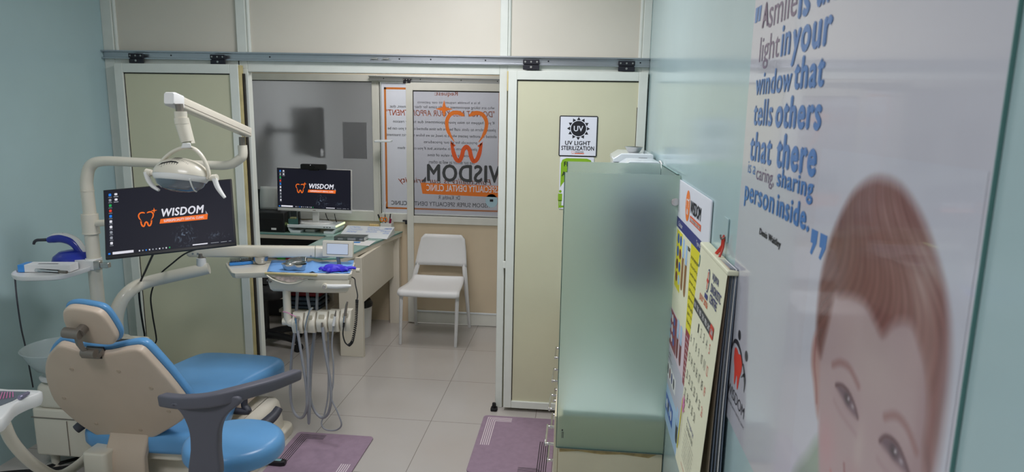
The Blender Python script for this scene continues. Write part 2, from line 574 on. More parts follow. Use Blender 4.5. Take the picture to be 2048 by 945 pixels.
def text(mb, F, s, x0, x1, y0, y1, c=0.0, bold=0.0, shear=0.0, spacing=1.0, mirror=False, keep=None, ybase=None):
    """lettering stretched to the box x0..x1, y0..y1 (ink bounds); keep='h' sizes by height, anchored left"""
    b0 = max(bold, 0.0)
    vs, fs = text_geo(s, 0.0, shear, spacing + b0 * 2.6)
    if not vs: return mb
    if b0:      # heavier face: the same outlines set again a hair to either side
        v0, f0, k = vs, fs, len(vs)
        vs, fs = list(v0), list(f0)
        for i, (dx, dy) in enumerate(((b0, 0), (-b0, 0), (0, b0 * .7), (0, -b0 * .7)), 1):
            vs += [(x + dx, y + dy) for x, y in v0]; fs += [tuple(j + k * i for j in f) for f in f0]
    xa, xb = min(v[0] for v in vs), max(v[0] for v in vs); ya, yb = min(v[1] for v in vs), max(v[1] for v in vs)
    sx = (x1 - x0) / max(xb - xa, 1e-6); sy = (y1 - y0) / max(yb - ya, 1e-6)
    if keep == 'h': sx = sy
    pts = []
    nv = len(text_geo(s, 0.0, shear, spacing + b0 * 2.6)[0])
    for iv, (x, y) in enumerate(vs):
        X = x0 + (x - xa) * sx; Y = y0 + (y - ya) * sy
        if mirror: X = x1 - (X - x0)
        pts.append(F(X, Y, c + .00012 * (iv // nv)))
    return mb.add(pts, fs)


def tag(o, label, cat, group=None):
    o['label'] = label; o['category'] = cat
    if group: o['group'] = group
    return o


def thing(name, loc, label, cat, group=None):
    o = bpy.data.objects.new(name, None)
    o.empty_display_size = 0.05
    COL.objects.link(o); o.location = loc
    BASE[o.name] = Vector(loc)
    return tag(o, label, cat, group)


def root(name, loc, kind='structure'):
    o = bpy.data.objects.new(name, None)
    o.empty_display_size = 0.05
    COL.objects.link(o); o.location = loc; o['kind'] = kind
    BASE[o.name] = Vector(loc)
    return o


def copy_thing(o, delta, label, group=None):
    c = o.copy(); COL.objects.link(c); c.location = o.location + Vector(delta); c['label'] = label
    if group: c['group'] = group
    for ch in list(o.children):
        d = ch.copy(); COL.objects.link(d); d.parent = c
        for g in list(ch.children):
            e = g.copy(); COL.objects.link(e); e.parent = d
    return c


def tooth_logo(mb, F, x0, y0, w, h, c=0.0, m1=None, m2=None, mirror=False, star=True):
    """open tooth outline with a four-pointed star, drawn as tapered ribbons"""
    def T(p):
        a = p[0] if not mirror else 1 - p[0]
        return (x0 + a * w, y0 + p[1] * h)
    lw = 0.095 * w
    tp = ([0, 0.12, 0.75, 1], [0.45, 1, 0.8, 0.08])
    mb.use(m1)
    stroke(mb, F, [T(p) for p in ((.44, .90), (.30, .955), (.14, .93), (.045, .80), (.06, .64), (.13, .51), (.22, .40))], lw, c, taper=tp)
    stroke(mb, F, [T(p) for p in ((.56, .90), (.70, .955), (.86, .93), (.955, .80), (.94, .64), (.87, .51), (.78, .40))], lw, c, taper=tp)
    mb.use(m2)
    tp2 = ([0, 0.1, 0.9, 1], [0.5, 1, 1, 0.5])
    stroke(mb, F, [T(p) for p in ((.15, .385), (.19, .22), (.25, .08), (.33, .035), (.39, .12), (.43, .25), (.50, .31), (.57, .25), (.61, .12), (.67, .035), (.75, .08), (.81, .22), (.85, .385))], lw, c, taper=tp2)
    flat(mb, F, [T(p) for p in ((.11, .42), (.25, .33), (.20, .30))], c); flat(mb, F, [T(p) for p in ((.89, .42), (.75, .33), (.80, .30))], c)
    if star:
        mb.use(m1)
        cx, cy, r = 1.02, 1.02, .2
        pts = []
        for i in range(4):
            a = R(90 * i); b = R(90 * i + 45)
            pts += [(cx + r * math.cos(a), cy + r * math.sin(a) * w / h), (cx + r * .3 * math.cos(b), cy + r * .3 * math.sin(b) * w / h)]
        flat(mb, F, [T(p) for p in pts], c + 0.0001)

# =================================================================== THE ROOM
XL, XR, YN, YP, YO, YW, ZC = -2.82, 0.355, -1.7, 3.815, 5.40, 7.6, 2.75
YPB = YP + 0.05
MB().box(XL - .1, XR + .1, YN - .1, YW + .1, -0.06, 0).build('floor', M_FLOOR, smooth=0, kind='structure')
MB().box(XL - .1, XR + .1, YN - .1, YW + .1, ZC, ZC + 0.06).build('ceiling', M_CEIL, smooth=0, kind='structure')
MB().box(XL - .1, XL, YN - .1, YO + .05, 0, ZC).build('wall_left', M_WALL, smooth=0, kind='structure')
MB().box(XL - .1, XL, YO + .05, YW + .1, 0, ZC).build('wall_waiting_left', M_WALL_GREY, smooth=0, kind='structure')
MB().box(XR, XR + .1, YN - .1, YW + .1, 0, ZC).build('wall_right', M_WALL, smooth=0, kind='structure')
MB().box(XL, XR, YN - .1, YN, 0, ZC).build('wall_rear', M_WALL_PLAIN, smooth=0, kind='structure')
MB().box(XL, XR, YW, YW + .1, 0, ZC).build('wall_waiting_room', M_WALL_GREY, smooth=0, kind='structure')

# ---- partition between the surgery and the office: aluminium grid with laminate panels
part = root('wall_partition', (-1.2, YP, 0))
JL0, JL1, PR0, PR1 = -1.983, -1.938, -0.467, -0.424
for x0, x1, z0, z1 in ((XL, -2.755, 0, ZC), (-1.995, JL1, 2.0, ZC), (JL0, JL1, 0, 2.0), (PR0, PR1, 0, ZC), (0.312, XR, 0, ZC)):
    MB().box(x0, x1, YP, YPB, z0, z1).build('frame_post', M_FRAME, part, bevel=0.003)
for x0, x1, z0, z1 in ((JL1, PR0, 1.982, 2.06), (-2.755, JL0, 1.99, 2.07), (PR1, 0.312, 1.99, 2.06), (-2.755, -1.995, 2.68, ZC), (JL1, PR0, 2.68, ZC), (PR1, .312, 2.68, ZC)):
    MB().box(x0, x1, YP, YPB, z0, z1).build('frame_rail', M_FRAME, part, bevel=0.003)
for x0, x1 in ((-2.755, -1.995), (JL1, PR0), (PR1, 0.312)):
    MB().box(x0, x1, YP + .022, YP + .034, 2.06, 2.68).build('upper_panel', M_BEIGE2, part, smooth=0)
for x0, x1 in ((-2.755, JL0), (PR1, 0.312)):
    MB().box(x0, x1, YP + .026, YP + .038, 0.0, 1.99).build('lower_panel', M_BEIGE, part, smooth=0)
for x, zt in ((-2.746, ZC), (-1.928, ZC), (-0.418, ZC), (0.303, ZC)):   # rounded glazing beads beside the upper posts
    MB().cyl((x, YP + .018, 2.062), (x, YP + .018, zt), .011, n=12).build('glazing_bead', M_FRAME, part)
# ---- top sliding rail with screws, stoppers
def rail(name, F, L, h, screws, stops):
    mb = MB()
    prof = [(0, 0), (.026, 0), (.026, h * .16), (.008, h * .22), (.008, h * .78), (.03, h * .84), (.03, h), (0, h)]
    mb.loft([[F(0, z, d) for d, z in prof], [F(L, z, d) for d, z in prof]])
    o = mb.build(name, M_ALU, smooth=20, kind='structure')
    for a in screws:
        MB().cyl(F(a, h * .5, .008), F(a, h * .5, .011), .0042, n=10).build('screw', M_BLACKMETAL, o)
    for a in stops:
        m2 = MB().fbox(F, a, a + .036, h * .40, h * .62, .008, .016).fbox(F, a - .01, a + .05, h * .33, h * .4, .008, .012)
        m2.build('rail_stop', M_SCREW, o, bevel=.002)
    return o
RY = YP - 0.018
rl = P(207, 117, RY); rr = P(1302, 135, RY)
FR = Frame((XL + .004, RY + .018, rl.z), (rr.x - XL, 0, rr.z - rl.z), (0, 0, 1))
rail('trim_1', FR, XR - .006 - XL, 0.048, [.42, 1.02, 1.78, 1.96, 2.27, 2.62, 3.12], [1.62, 1.685])


def bracket(parent, F, a, w, h, deep):
    b = MB().fbox(F, a, a + w, -h * .5, h * .02, deep, deep + .004).fbox(F, a, a + w, h * .1, h * .62, deep, deep + .006)
    b.fbox(F, a + .004, a + w - .004, -h * .5, h * .6, deep - .01, deep)
    o = b.build('hanger_bracket', M_BLACKMETAL, parent, bevel=.002)
    s = MB()
    for q in (.14, .5, .86):
        s.cyl(F(a + w * q, h * .36, deep + .005), F(a + w * q, h * .36, deep + .009), .0048, n=10)
    s.cyl(F(a + w * .5, -h * .2, deep + .003), F(a + w * .5, -h * .2, deep + .008), .006, n=10)
    s.build('bracket_screws', M_SCREW, o)
    return o


def sliding_door(name, x0, x1, z0, z1, y0, y1, fw, panel_m, brk, strip_left=False, strip_right=False):
    r = root(name, ((x0 + x1) / 2, y0, 0))
    f = MB()
    f.box(x0, x0 + fw, y0, y1, z0, z1).box(x1 - fw, x1, y0, y1, z0, z1)
    f.box(x0 + fw, x1 - fw, y0, y1, z1 - fw, z1).box(x0 + fw, x1 - fw, y0, y1, z0, z0 + fw * .9)
    f.build('door_frame', M_FRAME, r, bevel=.0025)
    MB().box(x0 + fw, x1 - fw, y0 + .013, y1 - .004, z0 + fw * .9, z1 - fw).build('door_panel', panel_m, r, smooth=0)
    g = MB()
    g.box(x0 + fw, x1 - fw, y0 + .011, y0 + .0135, z1 - fw - .006, z1 - fw)
    g.box(x0 + fw, x0 + fw + .004, y0 + .011, y0 + .0135, z0 + fw, z1 - fw)
    g.box(x1 - fw - .003, x1 - fw, y0 + .011, y0 + .0135, z0 + fw + .6, z1 - fw - .14)
    g.build('gasket', M_GASKET, r, smooth=0)
    for a in brk: bracket(r, FR, a - XL, .09, .05, .034)
    if strip_right:
        MB().box(x1, x1 + .016, y0 + .004, y1 - .002, z0, z1 - .004).build('seal_strip', M_RUBBER_Y, r, bevel=.002)
        MB().box(x1 + .016, x1 + .026, y0 + .016, y1, z0, z1 - .05).build('brush_strip', M_GASKET, r)
    if strip_left:
        MB().box(x0 - .008, x0, y0 + .002, y1 - .01, z1 - .11, z1 - .002).build('seal_strip', M_RUBBER_Y, r, bevel=.002)
    return r


sliding_door('door_1', -2.735, -1.975, 0.02, 2.02, 3.772, 3.806, 0.052, M_BEIGE, (-2.645, -2.145), strip_right=True)
sliding_door('door_2', -0.413, 0.347, 0.022, 2.003, 3.772, 3.806, 0.048, M_BEIGE, (-0.338, 0.18), strip_left=True)
MB().box(-.432, -.413, 3.79, 3.812, .88, .92).build('trim_2', M_FRAME, bevel=.002, kind='structure')
b = P(988, 822, 3.76)
ds = MB().cushion(rrect(-.02, .02, -.024, .022, .01), Frame((-.468, 3.775, 0), (1, 0, 0), (0, 1, 0)), 0, .018, .004).cyl((-.468, 3.775, .016), (-.468, 3.775, .046), .013, .011).cyl((-.468, 3.768, .036), (-.468, 3.757, .036), .007)
tag(ds.build('door_guide', M_BLACKSOFT), 'small black rubber door guide on floor at post foot', 'door guide')

# ---- office back wall with its windows and hanging glass door
off = root('wall_office', (-1.2, YO, 0))
MB().box(XL, -1.36, YO + .01, YO + .05, 0, .86).build('lower_board', M_TAN, off, smooth=0)
MB().box(-.60, XR, YO + .01, YO + .05, 0, ZC).build('side_board', M_TAN, off, smooth=0)
MB().box(XL, -.6, YO + .01, YO + .05, 2.06, ZC).build('upper_board', M_TAN, off, smooth=0)
MB().box(-1.36, -.6, YO + .01, YO + .05, 0, .02).build('threshold', M_FRAME_OFF, off)
W1 = root('window_1', (-2.25, YO, .9))
f = MB()
f.box(XL, -1.655, YO, YO + .05, 2.005, 2.06).box(XL, -2.78, YO, YO + .05, .86, 2.005).box(-1.703, -1.655, YO, YO + .05, .86, 2.005).box(-2.78, -1.703, YO, YO + .05, .86, .945)
f.build('window_frame', M_FRAME_OFF, W1, bevel=.003)
MB().box(-2.78, -1.703, YO + .022, YO + .027, .945, 2.005).build('frosted_pane', M_FROST_OFF, W1, smooth=0)
g = MB(); g.box(-2.78, -1.703, YO + .018, YO + .022, 1.999, 2.005).box(-1.708, -1.703, YO + .018, YO + .022, .945, 2.0)
g.build('gasket', M_GASKET, W1, smooth=0)
W2 = root('window_2', (-1.2, YO, .9))
f = MB()
f.box(-1.655, -.55, YO, YO + .05, 2.005, 2.06).box(-1.655, -1.642, YO, YO + .05, .86, 2.005).box(-.62, -.56, YO, YO + .05, .86, 2.005).box(-1.642, -.62, YO, YO + .05, .86, .93)
f.build('window_frame', M_FRAME_OFF, W2, bevel=.003)
MB().box(-1.642, -.62, YO + .012, YO + .016, .93, 2.005).build('clear_pane', M_PANE, W2, smooth=0)
MB().box(-1.642, -1.637, YO + .008, YO + .012, .93, 2.0).build('gasket', M_GASKET, W2, smooth=0)
# second rail
RY2 = YO - .012
FR2 = Frame((-1.715, RY2, 2.012), (1, 0, -.012), (0, 0, 1))
rail('trim_3', FR2, 1.19, .036, [.12, .42, .75, 1.04], [])
# hanging glass door with lower board
D3 = root('door_3', (-1.0, YO - .05, 0))
dx0, dx1, dy0, dy1 = -1.408, -.52, YO - .048, YO - .014
f = MB()
f.box(dx0, dx0 + .055, dy0, dy1, .012, 1.998).box(dx1 - .05, dx1, dy0, dy1, .012, 1.998)
f.box(dx0 + .055, dx1 - .05, dy0, dy1, 1.938, 1.998).box(dx0 + .055, dx1 - .05, dy0, dy1, .865, .925).box(dx0 + .055, dx1 - .05, dy0, dy1, .012, .11)
f.build('door_frame', M_FRAME_OFF, D3, bevel=.0025)
MB().box(dx0 + .055, dx1 - .05, dy0 + .012, dy0 + .024, .11, .865).build('door_board', M_TAN, D3, smooth=0)
MB().box(dx0 + .055, dx1 - .05, dy0 + .014, dy0 + .019, .925, 1.938).build('frosted_pane', M_FROST_DOOR, D3, smooth=0)
g = MB(); g.box(dx0 + .055, dx1 - .05, dy0 + .011, dy0 + .014, 1.930, 1.938).box(dx0 + .055, dx0 + .060, dy0 + .011, dy0 + .014, .925, 1.935)
g.build('gasket', M_GASKET, D3, smooth=0)
MB().box(dx0 + .06, dx1 - .05, dy0 - .004, dy0 + .004, .108, .122).build('kick_strip', M_GLOSSWHITE, D3, bevel=.002)
bracket(D3, FR2, .285, .062, .034, .032)
MB().box(-1.452, -1.412, YO - .03, YO - .004, .872, .884).box(-1.43, -1.412, YO - .034, YO - .004, .85, .872).build('door_latch', M_BLACKMETAL, D3, bevel=.002)
# decal on the glass of the hanging door: seen from behind, so reversed
FD = Frame((0, dy0 + .0138, 0), (1, 0, 0), (0, 0, 1))
DY = dy0 + .0138
def dpt(x, y):
    q = P(x, y, DY); return q.x, q.z
art = MB()
x0, z0 = dpt(890, 325); x1, z1 = dpt(977, 222)
tooth_logo(art, FD, x0, z0, x1 - x0, z1 - z0, .0003, M_ORANGE, M_ORANGE2, mirror=True)
a0 = dpt(846, 366); a1 = dpt(1016, 396)
art.use(M_ORANGE)
flat(art, FD, [(a0[0] - .02, a0[1]), (a1[0], a0[1] - .01), (a1[0], a1[1]), (a0[0] - .005, a1[1] + .012)], .0003)
art.use(M_INKGREY)
flat(art, FD, [dpt(843, 364), dpt(852, 353), dpt(852, 364)], .0003)
lt = MB().use(M_INKGREY)
b0 = dpt(854, 363); b1 = dpt(1020, 332)
text(lt, FD, 'WISDOM', b0[0], b1[0], b0[1], b1[1], .0004, bold=.03, mirror=True)
lt.use(M_SIGNWHITE)
c0 = dpt(853, 382); c1 = dpt(1026, 374)
text(lt, FD, 'SUPERSPECIALITY DENTAL CLINIC', c0[0], c1[0], c0[1], c1[1], .0006, bold=.015, mirror=True)
art.build('tooth_decal', None, D3, smooth=0)
lt.build('decal_lettering', None, D3, smooth=0)
st = MB().use(mat('pale_blue_sticker', (176, 206, 220), .5))
c = dpt(983, 402); flat(st, FD, ellipse(c[0], c[1], .05, .055), .0003)
st.use(M_INK); flat(st, FD, rrect(c[0] - .014, c[0] + .014, c[1] - .008, c[1] + .012, .002), .0006)
st.build('sticker', None, D3, smooth=0)

# notice film hung on the outside of the fixed window, its print reversed from here
film_m = mat('notice_film', (214, 212, 216), .6)
nt = film_m.node_tree; pb = nt.nodes['Principled BSDF']; outn = [n for n in nt.nodes if n.type == 'OUTPUT_MATERIAL'][0]
tl = nt.nodes.new('ShaderNodeBsdfTranslucent'); tl.inputs[0].default_value = lin((226, 224, 228))
ms = nt.nodes.new('ShaderNodeMixShader'); ms.inputs[0].default_value = .8
nt.links.new(pb.outputs[0], ms.inputs[1]); nt.links.new(tl.outputs[0], ms.inputs[2]); nt.links.new(ms.outputs[0], outn.inputs[0])
NY = YO + .024
FN = Frame((0, NY, 0), (1, 0, 0), (0, 0, 1))
nf = tag(MB().box(-1.63, -.628, NY, NY + .002, .935, 1.995).build('notice_film', film_m, smooth=0),
         'large white patient notice with orange border and reversed text behind window', 'notice')
def film_print(name, col):
    m = mat(name, col, .6); nt = m.node_tree; o_ = [n for n in nt.nodes if n.type == 'OUTPUT_MATERIAL'][0]
    t_ = nt.nodes.new('ShaderNodeBsdfTranslucent'); t_.inputs[0].default_value = lin(col)
    x_ = nt.nodes.new('ShaderNodeMixShader'); x_.inputs[0].default_value = .7
    nt.links.new(nt.nodes['Principled BSDF'].outputs[0], x_.inputs[1]); nt.links.new(t_.outputs[0], x_.inputs[2]); nt.links.new(x_.outputs[0], o_.inputs[0])
    return m
M_FILM_OR = film_print('film_orange_print', (248, 150, 70)); M_FILM_GREY = film_print('film_grey_print', (84, 84, 90))
n1 = MB().use(M_FILM_OR)
for q in ((-1.607, -.65, 1.945, 1.962), (-1.607, -.65, .968, .982), (-1.607, -1.59, .968, 1.962), (-.667, -.65, .968, 1.962)):
    flat(n1, FN, [(q[0], q[2]), (q[1], q[2]), (q[1], q[3]), (q[0], q[3])], .0006)
n1.build('printed_border', None, nf, smooth=0)
n2 = MB()
def nline(s, y, x0, x1, h, m, bold=.0, shear=0.0):
    n2.use(m); text(n2, FN, s, x0, x1, y, y + h, .0008, bold=bold, shear=shear, mirror=True)
def nz(y): return P(880, y, NY).z
nline('Request:', nz(194), -1.19, -1.0, .045, M_FILM_OR, .02)
nline('It is a humble request to our patients', nz(209), -1.33, -.82, .026, M_FILM_GREY, .01)
nline('who are taking appointment and do come for their treatment, that', nz(219), -1.56, -.70, .03, M_FILM_GREY, .012)
nline('"DO NOT MISS YOUR APPOINTMENT"', nz(233), -1.595, -.70, .05, M_FILM_OR, .015, .2)
nline('If you happen to miss your appointment due to any reason', nz(249), -1.535, -.70, .03, M_FILM_GREY, .012)
nline('please inform to clinic staff before the time allotted so that you can be', nz(263), -1.58, -.69, .03, M_FILM_GREY, .012)
nline('allotted to another patient who is in need, so we follow the strict treatment', nz(276), -1.61 + .02, -.68, .03, M_FILM_GREY, .012)
nline('protocols for all our procedures', nz(289), -1.28, -.84, .03, M_FILM_GREY, .012)
nline('or please inform us in advance, but if you can let them', nz(302), -1.5, -.80, .03, M_FILM_GREY, .012)
nline('know by the value of time', nz(315), -1.25, -.88, .03, M_FILM_GREY, .012)
nline('like our doctor as well as others', nz(328), -1.24, -.86, .03, M_FILM_GREY, .012)
nline('Punctuality is our priority', nz(371), -1.50, -.72, .06, M_FILM_OR, .01, .25)
nline('Thank You for your kind support', nz(385), -1.25, -.78, .034, M_FILM_GREY, .014)
nline('Dr. Kavitha. R', nz(399), -1.16, -.98, .034, M_FILM_GREY, .014)
nline('WISDOM SUPER SPECIALITY DENTAL CLINIC', nz(413), -1.56, -.70, .036, M_FILM_GREY, .014)
n2.build('printed_lettering', None, nf, smooth=0)

# grey notice stuck on the far side of the frosted window
q0, q1 = P(687, 317, YO + .03), P(733, 245, YO + .03)
tag(MB().box(q0.x, q1.x, YO + .029, YO + .0305, q0.z, q1.z).build('paper_notice', M_NOTICE, smooth=0), 'grey paper sheet stuck behind the frosted window beside the television', 'paper notice')
# television hung in the waiting room, one end close to the glass
tv = thing('television', (-2.45, 5.75, 1.5), 'black wall television blurred behind the large frosted office window', 'television')
t0, t1 = P(641, 215, 5.50), P(637, 316, 5.50)
FT = Frame((t0.x, 5.50, 0), Vector((-.60, .66, 0)), (0, 0, 1))
zb, zt = t1.z, t0.z
MB().fbox(FT, 0, .66, zb, zt, -.03, .03).build('television_body', M_TV, tv, bevel=.006)
MB().fbox(FT, .012, .648, zb + .02, zt - .012, -.031, -.0295).build('display', M_BLACK, tv, smooth=0)
q = FT(.33, (zb + zt) / 2, .03)
MB().tube([q, q + Vector((-.05, .08, 0)), (XL + .0, q.y + .12, q.z)], .02, n=8).cyl((XL, q.y + .12, q.z), (XL + .02, q.y + .12, q.z), .06).build('wall_bracket', M_BLACKMETAL, tv)
MB().fbox(FT, -.001, -.0002, zb + .015, zb + .075, -.012, .012).build('rating_label', M_PAPER, tv, smooth=0)

# =================================================================== DENTAL CHAIR
chair = thing('dental_chair', (-1.9, 2.9, 0), 'dental treatment chair with blue vinyl cushions and cream shell', 'dental chair')
FXY = Frame((0, 0, 0), (1, 0, 0), (0, 1, 0))
MB().cushion(rrect(-2.2, -1.54, 2.66, 3.38, .06), FXY, 0, .05, .012, r0=.002).build('base_plate', M_CREAM, chair, smooth=50)
bm_ = MB()
bo = rrect(-2.16, -1.575, 2.68, 3.36, .07)
bm_.loft([[(x, y, z) for x, y in inset(bo, d)] for d, z in ((0, .045), (.012, .15), (.02, .19), (.035, .21), (.08, .22))])
bm_.build('base_cover', M_CREAM, chair, smooth=50)
MB().cushion(rrect(-2.06, -1.72, 2.62, 3.1, .05), FXY, .2, .26, .01).build('lift_column', M_CREAM, chair)
# seat and leg rest, one blue cushion in plan
seat_out = [(-2.16, 2.60), (-2.17, 2.75), (-2.19, 2.95), (-2.2, 3.12), (-2.17, 3.3), (-2.13, 3.43), (-2.05, 3.475), (-1.85, 3.48), (-1.68, 3.465),
            (-1.612, 3.42), (-1.605, 3.34), (-1.64, 3.2), (-1.665, 3.08), (-1.655, 2.96), (-1.62, 2.84), (-1.60, 2.7), (-1.62, 2.60)]
so = catmull([Vector((x, y, 0)) for x, y in seat_out], 4)
so = [(p.x, p.y) for p in so]
def seat_drop(mb):       # the seat sinks towards the backrest
    for p in mb.v: p.z -= .055 * min(1, max(0, (2.98 - p.y) / .35))
    return mb
seat_drop(MB().cushion(so, FXY, .295, .40, .04, r0=.03)).build('seat_cushion', M_BLUE, chair, smooth=60)
MB().cushion(rrect(-2.12, -1.66, 2.96, 3.4, .08), FXY, .27, .31, .01).build('seat_pan', M_SHELL, chair)
# backrest leaning towards the camera
BT, BBm = Vector((-1.95, 2.38, .80)), Vector((-1.95, 2.60, .31))
bv = (BT - BBm).normalized(); bu = Vector((1, 0, 0)); bn = bu.cross(bv)   # bn towards camera
FB = Frame(BBm, bu, bv)
def on_back(x, y, off=0.0):
    q = PP(x, y, BBm + FB.n * off, FB.n) - BBm
    return (q.dot(FB.u), q.dot(FB.v))
sh_px = [(109, 697), (118, 693), (138, 698), (163, 707), (187, 712), (213, 711), (240, 705), (267, 701), (279, 704), (290, 713), (331, 758), (362, 797), (372, 815),
         (371, 836), (352, 852), (325, 868), (303, 880), (290, 884), (255, 884), (214, 881), (198, 876), (176, 863), (150, 845), (123, 822), (106, 802), (96, 780), (89, 755), (88, 737), (91, 722), (97, 709)]
sh = [on_back(*q) for q in sh_px]
sh2 = catmull([Vector((*q, 0)) for q in sh], 2); sh2 = [(p.x, p.y) for p in sh2]
MB().cushion(sh2, FB, -.035, .0, .012, r0=.004).build('backrest_shell', M_SHELL, chair, smooth=50)
MB().cushion(inset(sh2, -.012), FB, -.078, -.036, .012, r0=.026).build('backrest_cushion', M_BLUE, chair, smooth=60)
M_CAP = mat('darker_screw_cap', (184, 166, 146), .5)  # slightly darker than the shell so the caps stand out
for x, y in ((143, 739), (237, 743), (302, 777), (337, 823), (281, 861), (128, 797), (192, 848)):
    q = on_back(x, y)
    MB().cyl(FB(*q, -.001), FB(*q, .002), .0095, .0085, n=18).build('screw_cap', M_CAP, chair)
# bracket from shell down to the base
bk = MB()
prof = [(2.592, .36), (2.585, .325), (2.565, .29), (2.545, .25), (2.54, .18), (2.54, .05), (2.575, .05), (2.575, .18), (2.58, .24), (2.60, .28), (2.62, .32), (2.625, .36)]
xa, xb = P(212, 900, 2.56).x, P(290, 900, 2.56).x
bk.loft([[(xa, y, z) for y, z in prof], [(xb, y, z) for y, z in prof]])
bk.build('back_bracket', M_SHELL, chair, bevel=.008, smooth=50)
q0, q1 = P(166, 915, 2.5), P(214, 945, 2.5)
MB().cushion(rrect(q0.x - .01, q1.x - .005, 2.50, 2.62, .02), FXY, .1, P(166, 908, 2.5).z, .01).build('hinge_cover', M_CREAM, chair)
# headrest
HB = Vector((-1.9, 2.345, .86)); FH = Frame(HB, (1, 0, 0), Vector((0, -.42, .9)))
def on_head(x, y, off=0.0):
    q = PP(x, y, HB + FH.n * off, FH.n) - HB
    return (q.dot(FH.u), q.dot(FH.v))
hp = [(124, 628), (128, 621), (138, 618), (155, 619), (172, 622), (190, 626), (203, 634), (214, 648), (224, 664), (230, 676), (230, 684), (226, 690), (215, 692), (190, 690), (165, 686), (148, 678), (136, 665), (126, 645)]
hs = catmull([Vector((*on_head(*q), 0)) for q in hp], 3); hs = [(p.x, p.y) for p in hs]
MB().cushion(hs, FH, -.03, 0, .01, r0=.003).build('headrest_shell', M_SHELL, chair, smooth=50)
MB().cushion(inset(hs, -.009), FH, -.066, -.031, .01, r0=.028).build('headrest_cushion', M_BLUE, chair, smooth=60)
hk = MB()
cq = on_head(158, 655)
c0, c1 = FH(*on_head(140, 653), .035), FH(*on_head(172, 657), .035)
hk.cyl(c0, c1, .021, n=20)
hk.cyl(FH(*on_head(168, 656), 0), FH(*on_head(168, 656), .03), .02, n=18)
d0, d1 = FH(*on_head(164, 662), .03), FH(*on_head(180, 702), .02)
hk.tube([d0, FH(*on_head(170, 680), .032), d1], .017, n=4, flat=(FH.u, .45))
hk.build('headrest_knuckle', M_GREYMETAL, chair, bevel=.002)
hk = MB().cyl(FH(*on_head(172, 697), .022), FH(*on_head(198, 700), .022), .019, n=20)
hk.fbox(Frame(FH(*on_head(184, 704), .0), FH.u, FH.v), -.04, .035, -.02, .0, -.02, .02)
hk.build('headrest_hinge', M_GREYMETAL, chair, bevel=.002)
MB().fbox(FB, *[on_back(172, 715)[0], on_back(204, 715)[0], on_back(185, 716)[1], on_back(185, 704)[1]], -.03, .004).build('hinge_slot', M_BLACK, chair)
# armrests: grey moulded bars on side posts
def armrest(pts, post):
    a = MB().tube(pts, [.020, .024, .026, .024, .019], n=12, k=6, flat=((0, 0, 1), 1.15))
    o = a.build('armrest', M_DARKGREY, chair, smooth=60)
    MB().tube(post, .017, n=10, k=5).build('armrest_post', M_DARKGREY, o, smooth=60)
armrest([P(152, 860, 2.63), (-2.215, 2.66, .345), (-2.215, 2.69, .35), (-2.215, 2.72, .355), (-2.215, 2.75, .36)], [(-2.215, 2.70, .34), (-2.21, 2.70, .29), (-2.12, 2.70, .285)])
armrest([(-1.575, 2.62, .33), (-1.555, 2.76, .325), P(515, 855, 2.88), P(545, 835, 2.96), P(558, 817, 3.0)], [P(489, 790, 2.98), P(489, 812, 2.98), (-1.60, 2.97, .29), (-1.70, 2.97, .29)])

# =================================================================== DOCTOR STOOL
stool = thing('doctor_stool', (-1.33, 2.36, 0), 'round blue stool with grey wraparound T-shaped arm beside the chair', 'stool')
sc_ = (-1.345, 2.375)
MB().cushion(ellipse(sc_[0], sc_[1], .196, .18, 40), FXY, .40, .478, .036, r0=.02, steps=5, dome=.012).build('seat', M_BLUE, stool, smooth=60)
MB().cyl((sc_[0], sc_[1], .385), (sc_[0], sc_[1], .405), .15, n=28).build('seat_plate', M_BLACK, stool)
MB().cyl((sc_[0], sc_[1], .10), (sc_[0], sc_[1], .39), .025, n=16).build('gas_column', M_CHROME, stool)
for i in range(5):
    a = R(72 * i + 20); d = Vector((math.cos(a), math.sin(a), 0)); c = Vector((*sc_, 0))
    lg = MB().tube([c + d * .02 + Vector((0, 0, .11)), c + d * .14 + Vector((0, 0, .10)), c + d * .235 + Vector((0, 0, .075))], [.024, .02, .015], n=8, k=3).build('leg', M_CHROME, stool, smooth=60)
    w = c + d * .235
    p_ = Vector((-d.y, d.x, 0))
    MB().cyl(w + p_ * .012 + Vector((0, 0, .028)), w - p_ * .012 + Vector((0, 0, .028)), .027, n=14).cyl(w + Vector((0, 0, .03)), w + Vector((0, 0, .078)), .007).build('caster', M_BLACKSOFT, lg)
# curved arm
arm_px = [((328, 800), 2.10), ((362, 804), 2.055), ((410, 802), 2.035), ((455, 793), 2.045), ((500, 781), 2.09), ((545, 768), 2.16), ((575, 757), 2.23), ((593, 750), 2.29)]
pts = [P(*q, Y) for q, Y in arm_px]
hgt = [.0215, .0225, .0235, .0245, .0235, .022, .021, .0195]
rs = [0.6 * h + .006 for h in hgt]
am = MB()
cp, ch = catmull(pts, 6, False, hgt)
rings = []
for i, p in enumerate(cp):
    t = (cp[min(i + 1, len(cp) - 1)] - cp[max(i - 1, 0)]).normalized()
    up = Vector((0, 0, 1)); up = (up - t * up.dot(t)).normalized(); sd = t.cross(up)
    h = ch[i]; w = .021
    rings.append([p + sd * a * w / .02 + up * b * h / .02 for a, b in rrect(-.02, .02, -.02, .02, .008, 3)])
# rounded ends
def end_ring(r, f, sh):
    c = sum(r, Vector()) / len(r); return [c + (q - c) * f + sh for q in r]
t0 = (cp[0] - cp[1]).normalized(); t1 = (cp[-1] - cp[-2]).normalized()
rings = [end_ring(rings[0], .7, t0 * .007)] + rings + [end_ring(rings[-1], .7, t1 * .007)]
am.loft(rings)
am.build('arm', M_STOOLGREY, stool, smooth=50)
